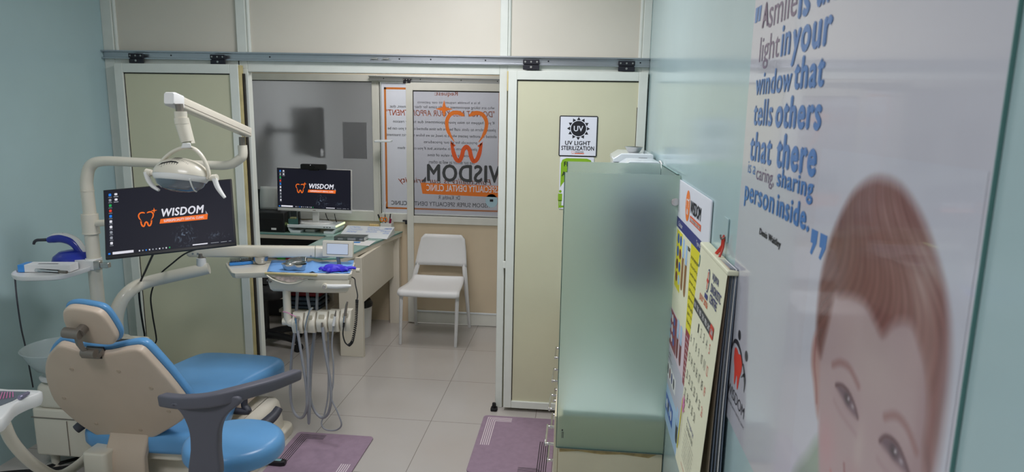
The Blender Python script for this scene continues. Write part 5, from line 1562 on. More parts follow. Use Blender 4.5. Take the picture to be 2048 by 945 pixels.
pen('green marker with black cap in the pen holder', (766, 456), (756, 429), M_GREENPL, .007, M_BLACK, 'marker')
pen('grey pen standing upright in the pen holder', (772, 456), (770, 429), M_GREYMETAL, .004, M_DARKGREY)
pen('dark maroon pen in the pen holder', (778, 456), (781, 428), M_MAGENTA, .005, M_BLACK)
pen('white and magenta pen at the holder edge', (779, 456), (784, 431), M_MAGENTA, .005, M_WHITE)
scs = thing('scissors', (h0.x + .04, YPn, ZD), 'orange-handled scissors standing in the pen holder', 'scissors')
for cx, lb in ((763.5, 0), (770.5, 1)):
    cc = P(cx, 439.5, YPn + .02)
    ring = [cc + Vector((.014 * math.cos(a), 0, .017 * math.sin(a))) for a in [2 * math.pi * i / 16 for i in range(17)]]
    MB().tube(ring, .0045, n=8).build('finger_loop', M_ORANGEPL, scs, smooth=60)
MB().tube([P(764, 444, YPn + .02), P(767, 452, YPn + .02), (P(768, 452, YPn).x, YPn + .03, ZD + .01)], .004, n=6).build('blade', M_STEEL, scs)
# shade guide with pegs
s0, s1 = P(735, 460, 5.31), P(759, 460, 5.31)
sg = thing('shade_guide', (s0.x, 5.31, ZD), 'row of tan tooth shade pegs in a red-ended holder', 'shade guide')
zg = P(745, 456, 5.31).z
MB().box(s0.x, s1.x, 5.3, 5.33, ZD, zg).build('guide_body', mat('brown_guide', (170, 130, 100), .5), sg, bevel=.002)
MB().box(s0.x - .004, s0.x + .012, 5.296, 5.30, ZD, zg + .012).build('red_end', M_RED, sg)
for i in range(5):
    x = s0.x + .028 + i * (s1.x - s0.x - .04) / 4
    MB().tube([(x, 5.305, zg - .02), (x, 5.305, zg + .02), (x, 5.303, zg + .032)], [.009, .011, .006], n=10, k=2).build('peg', M_WOODTAN, sg, smooth=60)
for i in range(5):
    x = P(704, 454, 5.35).x + i * .028
    tag(MB().tube([(x, 5.36, ZD), (x, 5.36, P(704, 455, 5.36).z)], [.008, .006], n=8).build('tooth_sample', M_WOODTAN), 'small tan tooth sample standing in a row behind writing board', 'tooth sample', 'tooth samples behind the writing board')

# white visitor chair
vch = thing('visitor_chair', (-1.1, 5.05, 0), 'white moulded chair against the frosted glass door', 'chair')
xf0, xf1, xr0, xr1, yf, yr = -1.335, -.902, -1.33, -.875, 4.825, 5.315
st_ = MB()
rows = []
sx0f, sx1f, sx0r, sx1r = -1.345, -.868, -1.325, -.905
for t, y, z in ((0, 4.80, .395), (.02, 4.797, .42), (.05, 4.81, .437), (.12, 4.85, .440), (.35, 4.95, .432), (.6, 5.06, .425), (.85, 5.16, .432), (.95, 5.20, .447), (1, 5.215, .462)):
    a = sx0f + (sx0r - sx0f) * t; b_ = sx1f + (sx1r - sx1f) * t
    rows.append([(a + (b_ - a) * i / 8, y, z - .010 * math.sin(math.pi * i / 8) * (1 if .1 < t < .96 else .2)) for i in range(9)])
st_.add([p for r_ in rows for p in r_], [(j * 9 + i, j * 9 + i + 1, (j + 1) * 9 + i + 1, (j + 1) * 9 + i) for j in range(len(rows) - 1) for i in range(8)])
so_ = st_.build('seat', M_WHITE_CHAIR, vch, smooth=80, sub=1)
md = so_.modifiers.new('thickness', 'SOLIDIFY'); md.thickness = .012; md.offset = 0
bp_ = [P(x, y, 5.29) for x, y in ((832, 527), (838, 495), (843, 474), (849, 469.5), (880, 469.5), (922, 472), (930, 477), (933, 500), (935, 531), (885, 531))]
FBc = Frame((-1.1, 5.29, .6), (1, 0, 0), (0, .13, 1))
bo_ = [(p.x + 1.1, (p.z - .6)) for p in bp_]
rows = []
bc2 = MB()
bcv = catmull([Vector((*q, 0)) for q in bo_], 5); bcv = [(p.x, p.y) for p in bcv]
# curved back: bend the outline a little around the sitter
fr_ = [FBc(a, b_, -.05 * (a / .23) ** 2 * -1 - .03) for a, b_ in bcv]
bk2 = []
for d in (0, .012):
    bk2.append([FBc(a, b_, .03 * (a / .23) ** 2 - .02 - d) for a, b_ in bcv])
# grid surface
gx, gz = 14, 8
zs0, zs1 = min(q[1] for q in bo_), max(q[1] for q in bo_)
rows = []
for j in range(gz + 1):
    z = zs0 + (zs1 - zs0) * j / gz; t = j / gz
    xl_ = np.interp(t, [0, .5, .88, .96, 1], [bo_[0][0], (bo_[0][0] + bo_[2][0]) / 2, bo_[2][0], bo_[2][0] + .008, bo_[2][0] + .03])
    xr_ = np.interp(t, [0, .5, .88, .96, 1], [bo_[8][0], bo_[7][0], bo_[6][0], bo_[6][0] - .008, bo_[6][0] - .03])
    rows.append([FBc(xl_ + (xr_ - xl_) * i / gx, z, .028 * ((i / gx - .5) * 2) ** 2) for i in range(gx + 1)])
bc2.add([p for r_ in rows for p in r_], [(j * (gx + 1) + i, j * (gx + 1) + i + 1, (j + 1) * (gx + 1) + i + 1, (j + 1) * (gx + 1) + i) for j in range(gz) for i in range(gx)])
bo2 = bc2.build('backrest', M_WHITE_CHAIR, vch, smooth=80)
md = bo2.modifiers.new('thickness', 'SOLIDIFY'); md.thickness = .012; md.offset = 0
for a, b_ in (((xf0, yf, 0), (sx0f + .022, 4.835, .43)), ((xf1, yf, 0), (sx1f - .022, 4.835, .43))):
    MB().tube([a, b_], [.0125, .0165], n=4, flat=((0, 1, 0), 1)).build('leg', M_WHITE_CHAIR, vch, bevel=.003, smooth=30)
for a, m__, b_ in (((xr0, yr, 0), (xr0 + .012, 5.225, .44), (P(834, 530, 5.28).x + .02, 5.285, .60)), ((xr1, yr, 0), (xr1 - .022, 5.225, .44), (P(932, 530, 5.28).x - .02, 5.285, .60))):
    MB().tube([a, m__, b_], [.013, .02, .02], n=4, flat=((1, 0, 0), .7)).build('leg', M_WHITE_CHAIR, vch, bevel=.003, smooth=30)
MB().tube([(sx0f + .03, 4.85, .418), (sx0r + .015, 5.2, .425)], .011, n=6).tube([(sx1f - .03, 4.85, .418), (sx1r - .015, 5.2, .425)], .011, n=6).build('seat_rail', M_WHITE_CHAIR, vch)

# =================================================================== SIGNS ON THE RIGHT DOOR
YS = 3.784
FS = Frame((0, YS, 0), (1, 0, 0), (0, 0, 1))
def spt(x, y): q = P(x, y, YS); return q.x, q.z
s0 = spt(1117, 312.5); s1 = spt(1196.5, 232.5)
sg1 = thing('uv_sign', (s0[0], YS, s0[1]), 'square black-bordered sign with a sun symbol on door', 'sign')
MB().cushion(rrect(s0[0], s1[0], s0[1], s1[1], .008), FS, .0, .004, .0008).build('sign_plate', M_INK, sg1)
MB().fbox(FS, s0[0] + .006, s1[0] - .006, s0[1] + .006, s1[1] - .006, .0035, .0044).build('white_face', M_SIGNWHITE, sg1, smooth=0)
art = MB().use(M_INK)
cx, cz = spt(1157, 257.5); rr0 = spt(1170, 257)[0] - cx
rr0 *= 1.18
flat(art, FS, ellipse(cx, cz, rr0, rr0, 40), .0047)
for i in range(12):
    a = R(30 * i)
    def q_(r, da): return (cx + r * math.cos(a + da), cz + r * math.sin(a + da))
    flat(art, FS, [q_(rr0 * 1.12, -.23), q_(rr0 * 1.12, .23), q_(rr0 * 1.5, 0)], .0047)
art.build('sun_symbol', None, sg1, smooth=0)
lt = MB().use(M_SIGNWHITE)
text(lt, FS, 'UV', cx - rr0 * .62, cx + rr0 * .62, cz - rr0 * .36, cz + rr0 * .36, .005, bold=.02)
lt.use(M_INK)
a, b_ = spt(1130, 290), spt(1181, 282.6); text(lt, FS, 'UV LIGHT', a[0], b_[0], a[1], b_[1], .0047, bold=.03)
a, b_ = spt(1122.5, 300.2), spt(1188.5, 293); text(lt, FS, 'STERILIZATION', a[0], b_[0], a[1], b_[1], .0047, bold=.03)
a, b_ = spt(1150, 305.8), spt(1167, 303); text(lt, FS, 'WISDOM', a[0], b_[0], a[1], b_[1], .0047, bold=.01)
lt.use(M_ORANGE2); flat(lt, FS, [spt(1149, 308.2), spt(1168, 308.4), spt(1168, 306.6), spt(1149, 306.4)], .0047)
tooth_logo(lt, FS, *spt(1142.5, 308), .017, .015, .0047, M_ORANGE2, M_ORANGE2, star=False)
lt.build('lettering', None, sg1, smooth=0)

s0 = spt(1117, 418); s1 = spt(1188.5, 315)
sg2 = thing('first_aid_sign', (s0[0], YS, s0[1]), 'lime green and white first aid sign below the sun sign', 'sign')
MB().cushion(rrect(s0[0], s1[0], s0[1], s1[1], .006), FS, 0, .004, .0008).build('sign_plate', M_SIGNWHITE, sg2)
art = MB().use(M_GREENPRINT)
gx0, gx1, gz1 = s0[0] + .008, s1[0] - .010, s1[1] - .008
W_ = gx1 - gx0
zmid = spt(1120, 375)[1]
gx0 = s0[0] + .006
out = [(gx0, zmid), (gx0 + .010, zmid + .018), (gx0 + .022, zmid + .034), (gx0 + .04, zmid + .048), (gx0 + .07, zmid + .058), (gx1, zmid + .062), (gx1, gz1 - .03), (gx1 - .008, gz1 - .009), (gx1 - .03, gz1), (gx0 + .03, gz1), (gx0 + .008, gz1 - .009), (gx0, gz1 - .03)]
flat(art, FS, out, .0044)
flat(art, FS, [(s0[0] + .003, spt(1117, 415)[1]), (s1[0] - .003, spt(1117, 415)[1]), (s1[0] - .003, spt(1117, 411)[1]), (s0[0] + .003, spt(1117, 411)[1])], .0044)
px_c = spt(1120.3, 390)
hx = px_c[0]; hz = spt(1120, 383)[1]
flat(art, FS, ellipse(hx, hz, .0075, .008, 20), .0046)
flat(art, FS, rrect(hx - .0115, hx + .0115, hz - .055, hz - .012, .004), .0046)
flat(art, FS, rrect(hx - .008, hx - .001, hz - .095, hz - .05, .002), .0046); flat(art, FS, rrect(hx + .001, hx + .008, hz - .095, hz - .05, .002), .0046)
art.build('green_print', None, sg2, smooth=0)
lt = MB().use(M_INK)
a, b_ = spt(1128, 333), spt(1177, 324.5); text(lt, FS, 'FIRST AID', a[0], b_[0], a[1], b_[1], .0048, bold=.03)
a, b_ = spt(1123.5, 352.5), spt(1182, 344.5); text(lt, FS, 'AVAILABLE', a[0], b_[0], a[1], b_[1], .0048, bold=.03)
lt.build('lettering', None, sg2, smooth=0)

# =================================================================== CABINET WITH GLASS GUARDS
YC0, YC1 = 2.42, 3.72
XC = -.047
cab = thing('drawer_cabinet', (.15, 3.0, 0), 'low cream drawer cabinet along the teal wall under frosted glass', 'cabinet')
MB().box(XC, XR - .003, YC0, YC1, 0.0, .632).build('carcass', M_WOOD, cab, bevel=.002)
for i in range(4):
    y0 = YC0 + .004 + i * (YC1 - YC0) / 4; y1 = y0 + (YC1 - YC0) / 4 - .006
    for k_, (z0, z1) in enumerate(((.34, .625), (.03, .335))):
        d = MB().box(XC - .018, XC - .001, y0, y1, z0, z1).build('drawer', M_WOOD, cab, bevel=.002)
        zc = z1 - .16 if k_ == 0 else z1 - .12
        ym = (y0 + y1) / 2
        h = MB()
        for yy in (ym - .075, ym + .075): h.box(XC - .055, XC - .018, yy - .005, yy + .005, zc - .005, zc + .005)
        h.box(XC - .057, XC - .049, ym - .085, ym + .085, zc - .007, zc + .007)
        h.build('handle', M_CHROME, d, bevel=.002)
MB().box(XC - .001, XR - .004, YC0 - .004, YC0, .497, .507).build('edge_strip', M_GREYMETAL, cab)
MB().prism([(XC + .005, YC0 - .0006, .494), (.33, YC0 - .0006, .494), (.30, YC0 - .0006, .478), (.2, YC0 - .0006, .486), (.12, YC0 - .0006, .48), (.03, YC0 - .0006, .488), (XC + .005, YC0 - .0006, .48)], (0, .0004, 0)).build('glue_stain', M_STAIN, cab, smooth=0)
ct = tag(MB().box(XC + .012, XR - .004, YC0 - .002, YC1, .633, .657).build('stone_worktop', M_COUNTER, bevel=.003), 'white stone counter top on the cream drawer cabinet', 'counter')
def guard(label, x0, x1, y0, y1, z0, z1):
    t = thing('glass_guard', ((x0 + x1) / 2, y0, z0), label, 'glass panel')
    MB().box(x0, x1, y0, y1, z0, z1).build('frosted_pane', M_FROST, t, smooth=0)
    e = MB()
    if x1 - x0 > .05:
        e.box(x0 - .001, x0 + .0015, y0, y1, z0, z1).box(x0, x1, y0, y1, z0 - .001, z0 + .002)
    else:
        e.box(x0, x1, y0, y1, z1 - .002, z1 + .001)
    e.build('polished_edge', M_GLASSEDGE, t, smooth=0)
    return t
g1_ = guard('tall frosted glass guard on the near end of drawer cabinet', -.055, .350, 2.398, 2.406, .509, 1.568)
MB().cyl((.337, 2.392, P(1358, 405, 2.39).z), (.337, 2.412, P(1358, 405, 2.39).z), .014, n=20).build('clamp', M_STEEL, g1_, bevel=.002)
mk = MB().use(M_INKGREY)
FG = Frame((0, 2.3975, 0), (1, 0, 0), (0, 0, 1))
q = P(1125, 866, 2.3975)
for i in range(3): flat(mk, FG, rrect(q.x - .003 + i * .0028, q.x - .0015 + i * .0028, q.z - .022, q.z + .004, .0003), .0002)
flat(mk, FG, ellipse(q.x - .001, q.z + .010, .003, .004, 14), .0002)
mk.build('etched_mark', None, g1_, smooth=0)
guard('far frosted glass guard parallel behind the tall near one', -.055, .338, 2.886, 2.894, .659, 1.573)
guard('frosted glass guard flat along teal wall between two others', .340, .348, 2.41, 2.884, .659, 1.57)
# things seen blurred behind the glass
bx = thing('wall_dispenser', (.25, 2.7, 1.2), 'dark blue dispenser on the wall blurred behind frosted glass', 'dispenser')
MB().cushion(rrect(2.60, 2.87, 1.08, 1.50, .06), Frame((.338, 0, 0), (0, 1, 0), (0, 0, 1)), -.2, -.0, .02).build('dispenser_body', mat('navy_plastic', (36, 62, 128), .5), bx, smooth=50)
MB().box(.135, .138, 2.66, 2.80, 1.14, 1.3).build('front_window', M_DARKGREY, bx)
tp_ = thing('counter_tap', (.25, 2.66, .657), 'grey tap on the counter blurred behind frosted glass', 'tap')
MB().cyl((.235, 2.68, .657), (.235, 2.68, .86), .022, .018, n=16).build('tap_body', M_GREYMETAL, tp_)
MB().tube([(.235, 2.68, .85), (.23, 2.68, .93), (.18, 2.68, .95), (.13, 2.68, .91)], .012, n=10, k=5).build('spout', M_GREYMETAL, tp_, smooth=60)
# shelf and two sterilizer boxes
shf = tag(MB().box(.12, XR - .001, 2.93, 3.66, 1.30, 1.32).build('wall_shelf', M_GLOSSWHITE, bevel=.002), 'white wall shelf behind glass guards carrying two white boxes', 'shelf')
def steril(label, x0, y0, y1, z1, ch):
    t = thing('sterilizer_box', (x0, y0, 1.32), label, 'sterilizer')
    x1 = XR - .012
    MB().loft([[(x0, y, 1.3205), (x1, y, 1.3205), (x1, y, z1 - .045), (x0, y, z1 - .045)] for y in (y0, y1)]).build('chamber', M_GLOSSWHITE, t, bevel=.006)
    pr_ = [(x0 - .004, z1 - .042), (x1, z1 - .042), (x1, z1 - .004), (x1 - .012, z1), (x0 + ch, z1), (x0 - .004, z1 - ch * .72)]
    MB().loft([[(x, y, z) for x, z in pr_] for y in (y0 - .003, y1)]).build('lid', M_GLOSSWHITE, t, bevel=.004)
    MB().box(x1 - .07, x1 - .03, y0 - .0045, y0 - .002, z1 - .024, z1 - .018).build('vent_slot', M_BLACK, t, smooth=0)
    return t
za = P(1245, 307, 3.25).z
steril('white chamfered sterilizer box carrying a steel dish', .157, 3.24, 3.62, za, .035)
steril('white chamfered sterilizer box nearer the far glass guard', .178, 2.97, 3.2, P(1260, 322.5, 2.97).z, .035)
dc = P(1262, 303, 3.36)
t = thing('steel_dish', (.258, 3.36, za), 'small oval steel dish on top of the white sterilizer', 'dish')
MB().lathe((.258, 3.36, za), [(0, 0), (.028, .0), (.034, .004), (.048, .026), (.052, .0275), (.047, .026), (.032, .006), (0, .004)], n=32, sx=.9, sy=.9).build('dish_wall', M_STEEL, t, smooth=50)
tag(MB().tube([(XR - .004, 3.1, 1.56), (.349, 3.02, 1.575), (.349, 2.95, 1.56), (.349, 2.91, 1.5), (.349, 2.91, 1.33)], .004, n=6, k=5).build('power_cable', M_WHITE), 'thin pale cable drooping at wall beside sterilizers', 'cable')

# =================================================================== RIGHT WALL: CHART, CALENDAR, POSTER
def wallF(X): return Frame((X, 0, 0), (0, -1, 0), (0, 0, 1))
XCH = XR - .006
FCH = wallF(XCH)
chart = thing('blood_tube_chart', (XCH, 2.1, 1.1), 'colourful sample tube chart on teal wall beyond the calendar', 'wall chart')
Z0c, Z1c = .655, 1.553
MB().cushion(rrect(-2.435, -1.81, Z0c, Z1c, .008), FCH, -.0045, .0, .001).build('chart_board', M_SIGNWHITE, chart)
ca = MB()
def rect(m_, y0, y1, z0, z1, c=.0006):
    ca.use(m_); flat(ca, FCH, [(-y0, z0), (-y1, z0), (-y1, z1), (-y0, z1)], c)
rect(M_NAVYPRINT, 2.434, 1.811, 1.388, 1.424)
rect(M_CREAMPAPER, 2.434, 1.811, 1.09, 1.388)
rect(M_YELLOW, 2.375, 2.25, 1.18, 1.382, .0008)
rect(M_YELLOW, 2.075, 1.83, 1.118, 1.388, .0008)
rect(mat('pale_pink_print', (224, 206, 216), .45), 2.434, 1.811, .945, 1.09)
rect(M_MAROON, 2.42, 2.25, .955, 1.085, .0008)
rect(M_MAROON, 2.07, 1.83, .935, 1.118, .0009)
rect(mat('lilac_grey_print', (196, 196, 208), .45), 2.434, 1.811, .80, .945)
rect(M_SKYPRINT, 2.434, 2.06, Z0c + .004, .80)
rect(M_ROYALPRINT, 2.06, 1.811, Z0c + .004, .845, .0008)
rect(M_ROYALPRINT, 2.43, 2.22, .70, .765, .0009)
ca.use(M_INK)
ds_ = random.Random(11)
for i in range(8):
    y = 2.335 - (i % 2) * .055; z = 1.355 - (i // 2) * .045
    ca.use([M_SKYPRINT, M_TUBERED, M_INKGREY, M_ROYALPRINT][ds_.randrange(4)]); flat(ca, FCH, ellipse(-y, z, .022, .018, 18), .001)
for i in range(9):
    y = 2.40 - (i % 3) * .045; z = 1.06 - (i // 3) * .037
    ca.use([M_SKYPRINT, M_PAPER, M_ROYALPRINT][i % 3]); flat(ca, FCH, ellipse(-y, z, .018, .014, 16), .001)
for i in range(5):
    y = 2.40 - i * .036; ca.use([M_SKYPRINT, M_PAPER, M_INKGREY, M_SKYPRINT, M_PAPER][i]); flat(ca, FCH, ellipse(-y, .732, .014, .018, 16), .0011)
ca.use(M_PAPER); flat(ca, FCH, rrect(-2.42, -2.2, .83, .885, .004), .0008)
for i in range(4): ca.use([M_INKGREY, M_TUBERED, M_NAVYPRINT, M_INKGREY][i]); flat(ca, FCH, ellipse(-2.39 + i * .05, .857, .016, .02, 16), .001)
for y, z0, z1, m_ in ((2.215, 1.2, 1.34, M_BROWNTUBE), (2.15, 1.195, 1.33, M_BROWNTUBE), (2.22, .96, 1.06, M_TUBERED), (2.15, .96, 1.06, M_TUBERED), (2.12, .70, .79, M_INKGREY)):
    ca.use(m_); flat(ca, FCH, rrect(-y - .022, -y + .022, z0, z1, .02), .0009)
    ca.use(M_SKYPRINT); flat(ca, FCH, rrect(-y - .018, -y + .018, z1 - .03, z1 + .035, .008), .001)
# orange drop logo
ca.use(M_ORANGE); flat(ca, FCH, ellipse(-2.19, 1.488, .043, .05, 28), .0008)
tooth_logo(ca, FCH, -2.215, 1.46, .05, .05, .0012, M_PAPER, M_PAPER)
ca.use(M_ORANGE2); flat(ca, FCH, [(-2.135, 1.447), (-1.935, 1.447), (-1.935, 1.466), (-2.13, 1.466)], .0008)
ca.build('printed_art', None, chart, smooth=0)
cl_ = MB().use(M_INK)
text(cl_, FCH, 'WISDOM', -2.131, -1.945, 1.474, 1.515, .001, bold=.025, shear=.1)
cl_.use(M_PAPER)
text(cl_, FCH, 'SUPERSPECIALITY DENTAL CLINIC', -2.125, -1.945, 1.451, 1.461, .001, bold=.01)
text(cl_, FCH, 'Colour', -2.36, -2.27, 1.397, 1.414, .001)
text(cl_, FCH, 'Type of Material', -1.99, -1.84, 1.397, 1.414, .001)
cl_.use(M_INK)
text(cl_, FCH, 'YELLOW', -2.13, -2.085, 1.355, 1.368, .001, bold=.02)
for z, s_ in ((1.34, 'serum separators'), (1.315, 'fasting'), (1.29, 'random sample'), (1.265, 'post meal'), (1.24, 'plasma'), (1.215, 'glucose test'), (1.19, 'clot activator'), (1.165, 'gel tubes'), (1.14, 'hormones')):
    text(cl_, FCH, s_, -2.06, -1.93 + .004 * (len(s_) % 5), z, z + .014, .0012)
for z in (1.36, 1.33, 1.3, 1.27, 1.24, 1.21, 1.18): text(cl_, FCH, 'test', -1.90, -1.855, z, z + .012, .0012)
text(cl_, FCH, 'WHITE', -2.42, -2.34, .915, .925, .001); text(cl_, FCH, 'container', -2.42, -2.30, .9, .909, .001)
cl_.use(M_PAPER)
for i in range(8): text(cl_, FCH, 'sample text line', -2.055, -1.96, 1.09 - i * .019, 1.101 - i * .019, .0014)
for i in range(9): text(cl_, FCH, 'instructions printed here', -2.045, -1.85, .82 - i * .018, .829 - i * .018, .0012)
cl_.build('lettering', None, chart, smooth=0)

# ---- calendar: a stack of curling sheets hung from a red thread
cal = thing('wall_calendar', (.34, 1.63, 1.1), 'cream July wall calendar hanging by a red thread', 'calendar')
def sheet(name, m_, y0, y1, xt, xb, zt, zb, curl, th=.0012, sag=0.0):
    mb = MB(); nz_, ny_ = 14, 8
    rows = []
    for j in range(nz_ + 1):
        t = j / nz_
        x = xt + (xb - xt) * t
        rows.append([(x - curl * (i / ny_) ** 4 * t - .003 * math.sin(t * 3.1), y0 + (y1 - y0) * (i / ny_) + sag * t * t, zt + (zb - zt) * t + .001 * i) for i in range(ny_ + 1)])
    mb.add([p for r_ in rows for p in r_], [(j * (ny_ + 1) + i, j * (ny_ + 1) + i + 1, (j + 1) * (ny_ + 1) + i + 1, (j + 1) * (ny_ + 1) + i) for j in range(nz_) for i in range(ny_)])
    o = mb.build(name, m_, cal, smooth=80)
    md = o.modifiers.new('thickness', 'SOLIDIFY'); md.thickness = th
    return o
M_BLUEGREYPAPER = mat('blue_grey_paper', (120, 132, 150), .6)
M_TANPAPER = mat('tan_paper', (178, 158, 140), .6)
for i, m_ in enumerate((M_BLUEGREYPAPER, M_PAPER, M_BLUEGREYPAPER, M_NOTICE, M_BLUEGREYPAPER, M_TANPAPER)):
    sheet('calendar_sheet', m_, 1.795, 1.466 + .002 * i, .350 - i * .0032, .349 - i * .0046, 1.437, .83, .003 * (i % 3), .0012)
FCAL_o = Vector((.3285, 0, 1.436)); 
page_dir = Vector((-.030, 0, -.62)).normalized()
mb = MB()
rows = []
for j in range(13):
    t = j / 12
    rows.append([(.3285 - .030 * t - .006 * (i / 8) ** 3 * t, 1.805 + (.0 * t) + (1.468 - 1.805) * i / 8, 1.436 - .62 * t) for i in range(9)])
mb.add([p for r_ in rows for p in r_], [(j * 9 + i, j * 9 + i + 1, (j + 1) * 9 + i + 1, (j + 1) * 9 + i) for j in range(12) for i in range(8)])
pg = mb.build('front_page', M_CREAMPAPER, cal, smooth=80)
MB().box(.3265, .352, 1.462, 1.808, 1.431, 1.442).build('top_binding', M_CREAMPAPER, cal, bevel=.003)
class CalF:
    """maps wall coordinates (-y, z) on to the slightly leaning front page"""
    def __call__(s, a, b, c=0.0):
        y = -a; t = (1.436 - b) / .62; i = (1.805 - y) / .337
        return Vector((.3285 - .030 * t - .006 * max(0, i) ** 3 * t - .0012 - c, y, b))
FCAL = CalF()
k = MB()
k.use(mat('teal_print', (70, 140, 150), .5)); flat(k, FCAL, ellipse(-1.795, 1.392, .008, .017, 18)); k.use(M_CREAMPAPER); flat(k, FCAL, ellipse(-1.795, 1.392, .005, .011, 18), .0003)
k.use(M_NAVYPRINT); flat(k, FCAL, ellipse(-1.655, 1.372, .016, .03, 20)); k.use(M_CREAMPAPER); flat(k, FCAL, ellipse(-1.655, 1.372, .0135, .026, 20), .0003)
k.use(M_RED); flat(k, FCAL, rrect(-1.659, -1.651, 1.35, 1.394, .0005), .0006); flat(k, FCAL, rrect(-1.667, -1.643, 1.368, 1.376, .0005), .0006)
k.use(M_NAVYPRINT); flat(k, FCAL, rrect(-1.675, -1.637, 1.325, 1.338, .001))
k.use(M_INKGREY); flat(k, FCAL, rrect(-1.80, -1.525, 1.262, 1.291, .006)); k.use(M_RED); flat(k, FCAL, rrect(-1.562, -1.522, 1.261, 1.292, .006), .0004)
k.use(M_PINK)
for i in range(7):
    a = R(20 + i * 23); flat(k, FCAL, [(-1.775, .965), (-1.775 + .02 * math.cos(a) - .004, .965 + .045 * math.sin(a)), (-1.775 + .026 * math.cos(a), .965 + .055 * math.sin(a)), (-1.775 + .02 * math.cos(a) + .004, .965 + .043 * math.sin(a))], .0003 + i * .00005)
k.use(M_TANPAPER); stroke(k, FCAL, [(-1.775, .965), (-1.77, .92), (-1.774, .87)], .003, .0003)
k.use(M_YELLOW); flat(k, FCAL, rrect(-1.80, -1.79, .85, 1.0, .002), .0002)
k.build('printed_art', None, cal, smooth=0)
k = MB().use(M_NAVYPRINT)
text(k, FCAL, 'VIJAYA', -1.610, -1.535, 1.382, 1.404, bold=.025); text(k, FCAL, 'DIAGNOSTIC', -1.612, -1.492, 1.356, 1.378, bold=.025); text(k, FCAL, 'CENTRE', -1.612, -1.525, 1.330, 1.352, bold=.025)
k.use(M_ORANGE2); text(k, FCAL, 'JULY 2026', -1.735, -1.625, 1.302, 1.322, bold=.01)
k.use(M_PAPER)
for i, d in enumerate(('MON', 'TUE', 'WED', 'THU', 'FRI', 'SAT', 'SUN')):
    text(k, FCAL, d, -1.788 + i * .0395, -1.762 + i * .0395, 1.27, 1.283, .0007, bold=.01)
for n in range(1, 32):
    col = (n + 1) % 7; row = (n + 1) // 7
    y = -1.790 + col * .0395; z = 1.222 - row * .052
    k.use(M_RED if col == 6 else M_INK)
    w = .009 if n < 10 else .018
    text(k, FCAL, str(n), y + .006, y + .006 + w, z, z + .024, bold=.0)
k.use(M_INKGREY)
text(k, FCAL, 'For Home Visits', -1.70, -1.6, .955, .972)
for i in range(7): text(k, FCAL, 'home collection and imaging services', -1.72, -1.575, .94 - i * .012, .946 - i * .012)
k.use(M_NAVYPRINT); text(k, FCAL, 'Imaging', -1.70, -1.60, .976, .99)
k.use(M_RED); text(k, FCAL, 'reports available online', -1.72, -1.64, .845, .852)
k.build('lettering', None, cal, smooth=0)
MB().tube([(.338, 1.655, 1.442), (.347, 1.632, 1.468), (.347, 1.623, 1.492), (.347, 1.618, 1.466), (.338, 1.61, 1.442)], .0028, n=8, k=4).tube([(.338, 1.645, 1.442), (.345, 1.63, 1.46), (.345, 1.625, 1.488)], .0025, n=8, k=4).build('red_thread', M_RED, cal)
hkp = thing('wall_hook', (XR, 1.62, 1.49), 'small pale adhesive wall hook holding the red calendar thread', 'hook')
MB().box(XR - .004, XR - .0005, 1.605, 1.655, 1.478, 1.535).build('hook_plate', M_WALL, hkp, bevel=.001)
MB().tube([(XR - .004, 1.62, 1.49), (XR - .014, 1.62, 1.484), (XR - .016, 1.62, 1.495)], .002, n=8, k=3).build('hook_peg', M_GREYMETAL, hkp)

# ---- large acrylic poster
XPO = XR - .004
poster = thing('wall_poster', (XPO, 1.06, 1.6), 'large glossy white poster of smiling boy with blue quotation', 'poster')
PY0, PY1, PZ0, PZ1 = 1.508, .612, 1.103, 2.35
MB().box(XPO, XR - .0005, PY1, PY0, PZ0, PZ1).build('acrylic_sheet', M_POSTER, poster, smooth=0)
MB().box(XPO - .0004, XR - .0006, PY1 - .0012, PY1, PZ0, PZ1).build('sheet_edge', M_GLASSEDGE, poster, smooth=0)
FPO = wallF(XPO)
# printed portrait, painted on a fine grid
gy = np.linspace(1.03, .618, 166); gz_ = np.linspace(PZ0 + .002, 1.73, 251)
YY, ZZ = np.meshgrid(gy, gz_)
def sdf(poly, soft):
    p = np.array(poly); d = np.full(YY.shape, 9.0); ins = np.zeros(YY.shape, bool)
    for i in range(len(p)):
        a, b_ = p[i], p[(i + 1) % len(p)]; e = b_ - a
        wx, wz = YY - a[0], ZZ - a[1]
        t = np.clip((wx * e[0] + wz * e[1]) / (e @ e + 1e-12), 0, 1)
        d = np.minimum(d, np.hypot(wx - e[0] * t, wz - e[1] * t))
        c = ((a[1] > ZZ) != (b_[1] > ZZ)) & (YY < (b_[0] - a[0]) * (ZZ - a[1]) / (b_[1] - a[1] + 1e-12) + a[0])
        ins ^= c
    s = np.where(ins, d, -d)
    return np.clip(s / soft * .5 + .5, 0, 1)
def sm(pts, k_=5):
    return [(p.x, p.y) for p in catmull([Vector((*q, 0)) for q in pts], k_)]
def line(pts, w, soft):
    ps = catmull([Vector((*q, 0)) for q in pts], 6, False); d = np.full(YY.shape, 9.0)
    for a, b_ in zip(ps[:-1], ps[1:]):
        e = np.array([b_.x - a.x, b_.y - a.y]); wx, wz = YY - a.x, ZZ - a.y
        t = np.clip((wx * e[0] + wz * e[1]) / (e @ e + 1e-12), 0, 1)
        d = np.minimum(d, np.hypot(wx - e[0] * t, wz - e[1] * t))
    return np.clip((w - d) / soft + .5, 0, 1)
img = np.ones(YY.shape + (3,)) * np.array([206, 208, 219.])
def lay(mask, col):
    global img
    img = img * (1 - mask[..., None]) + np.array(col, float) * mask[..., None]
lay(sdf(sm([(1.04, 1.09), (1.02, 1.2), (1.0, 1.24), (.965, 1.278), (.92, 1.325), (.86, 1.28), (.7, 1.15), (.6, 1.13), (.6, 1.09)]), .012), (152, 172, 156))
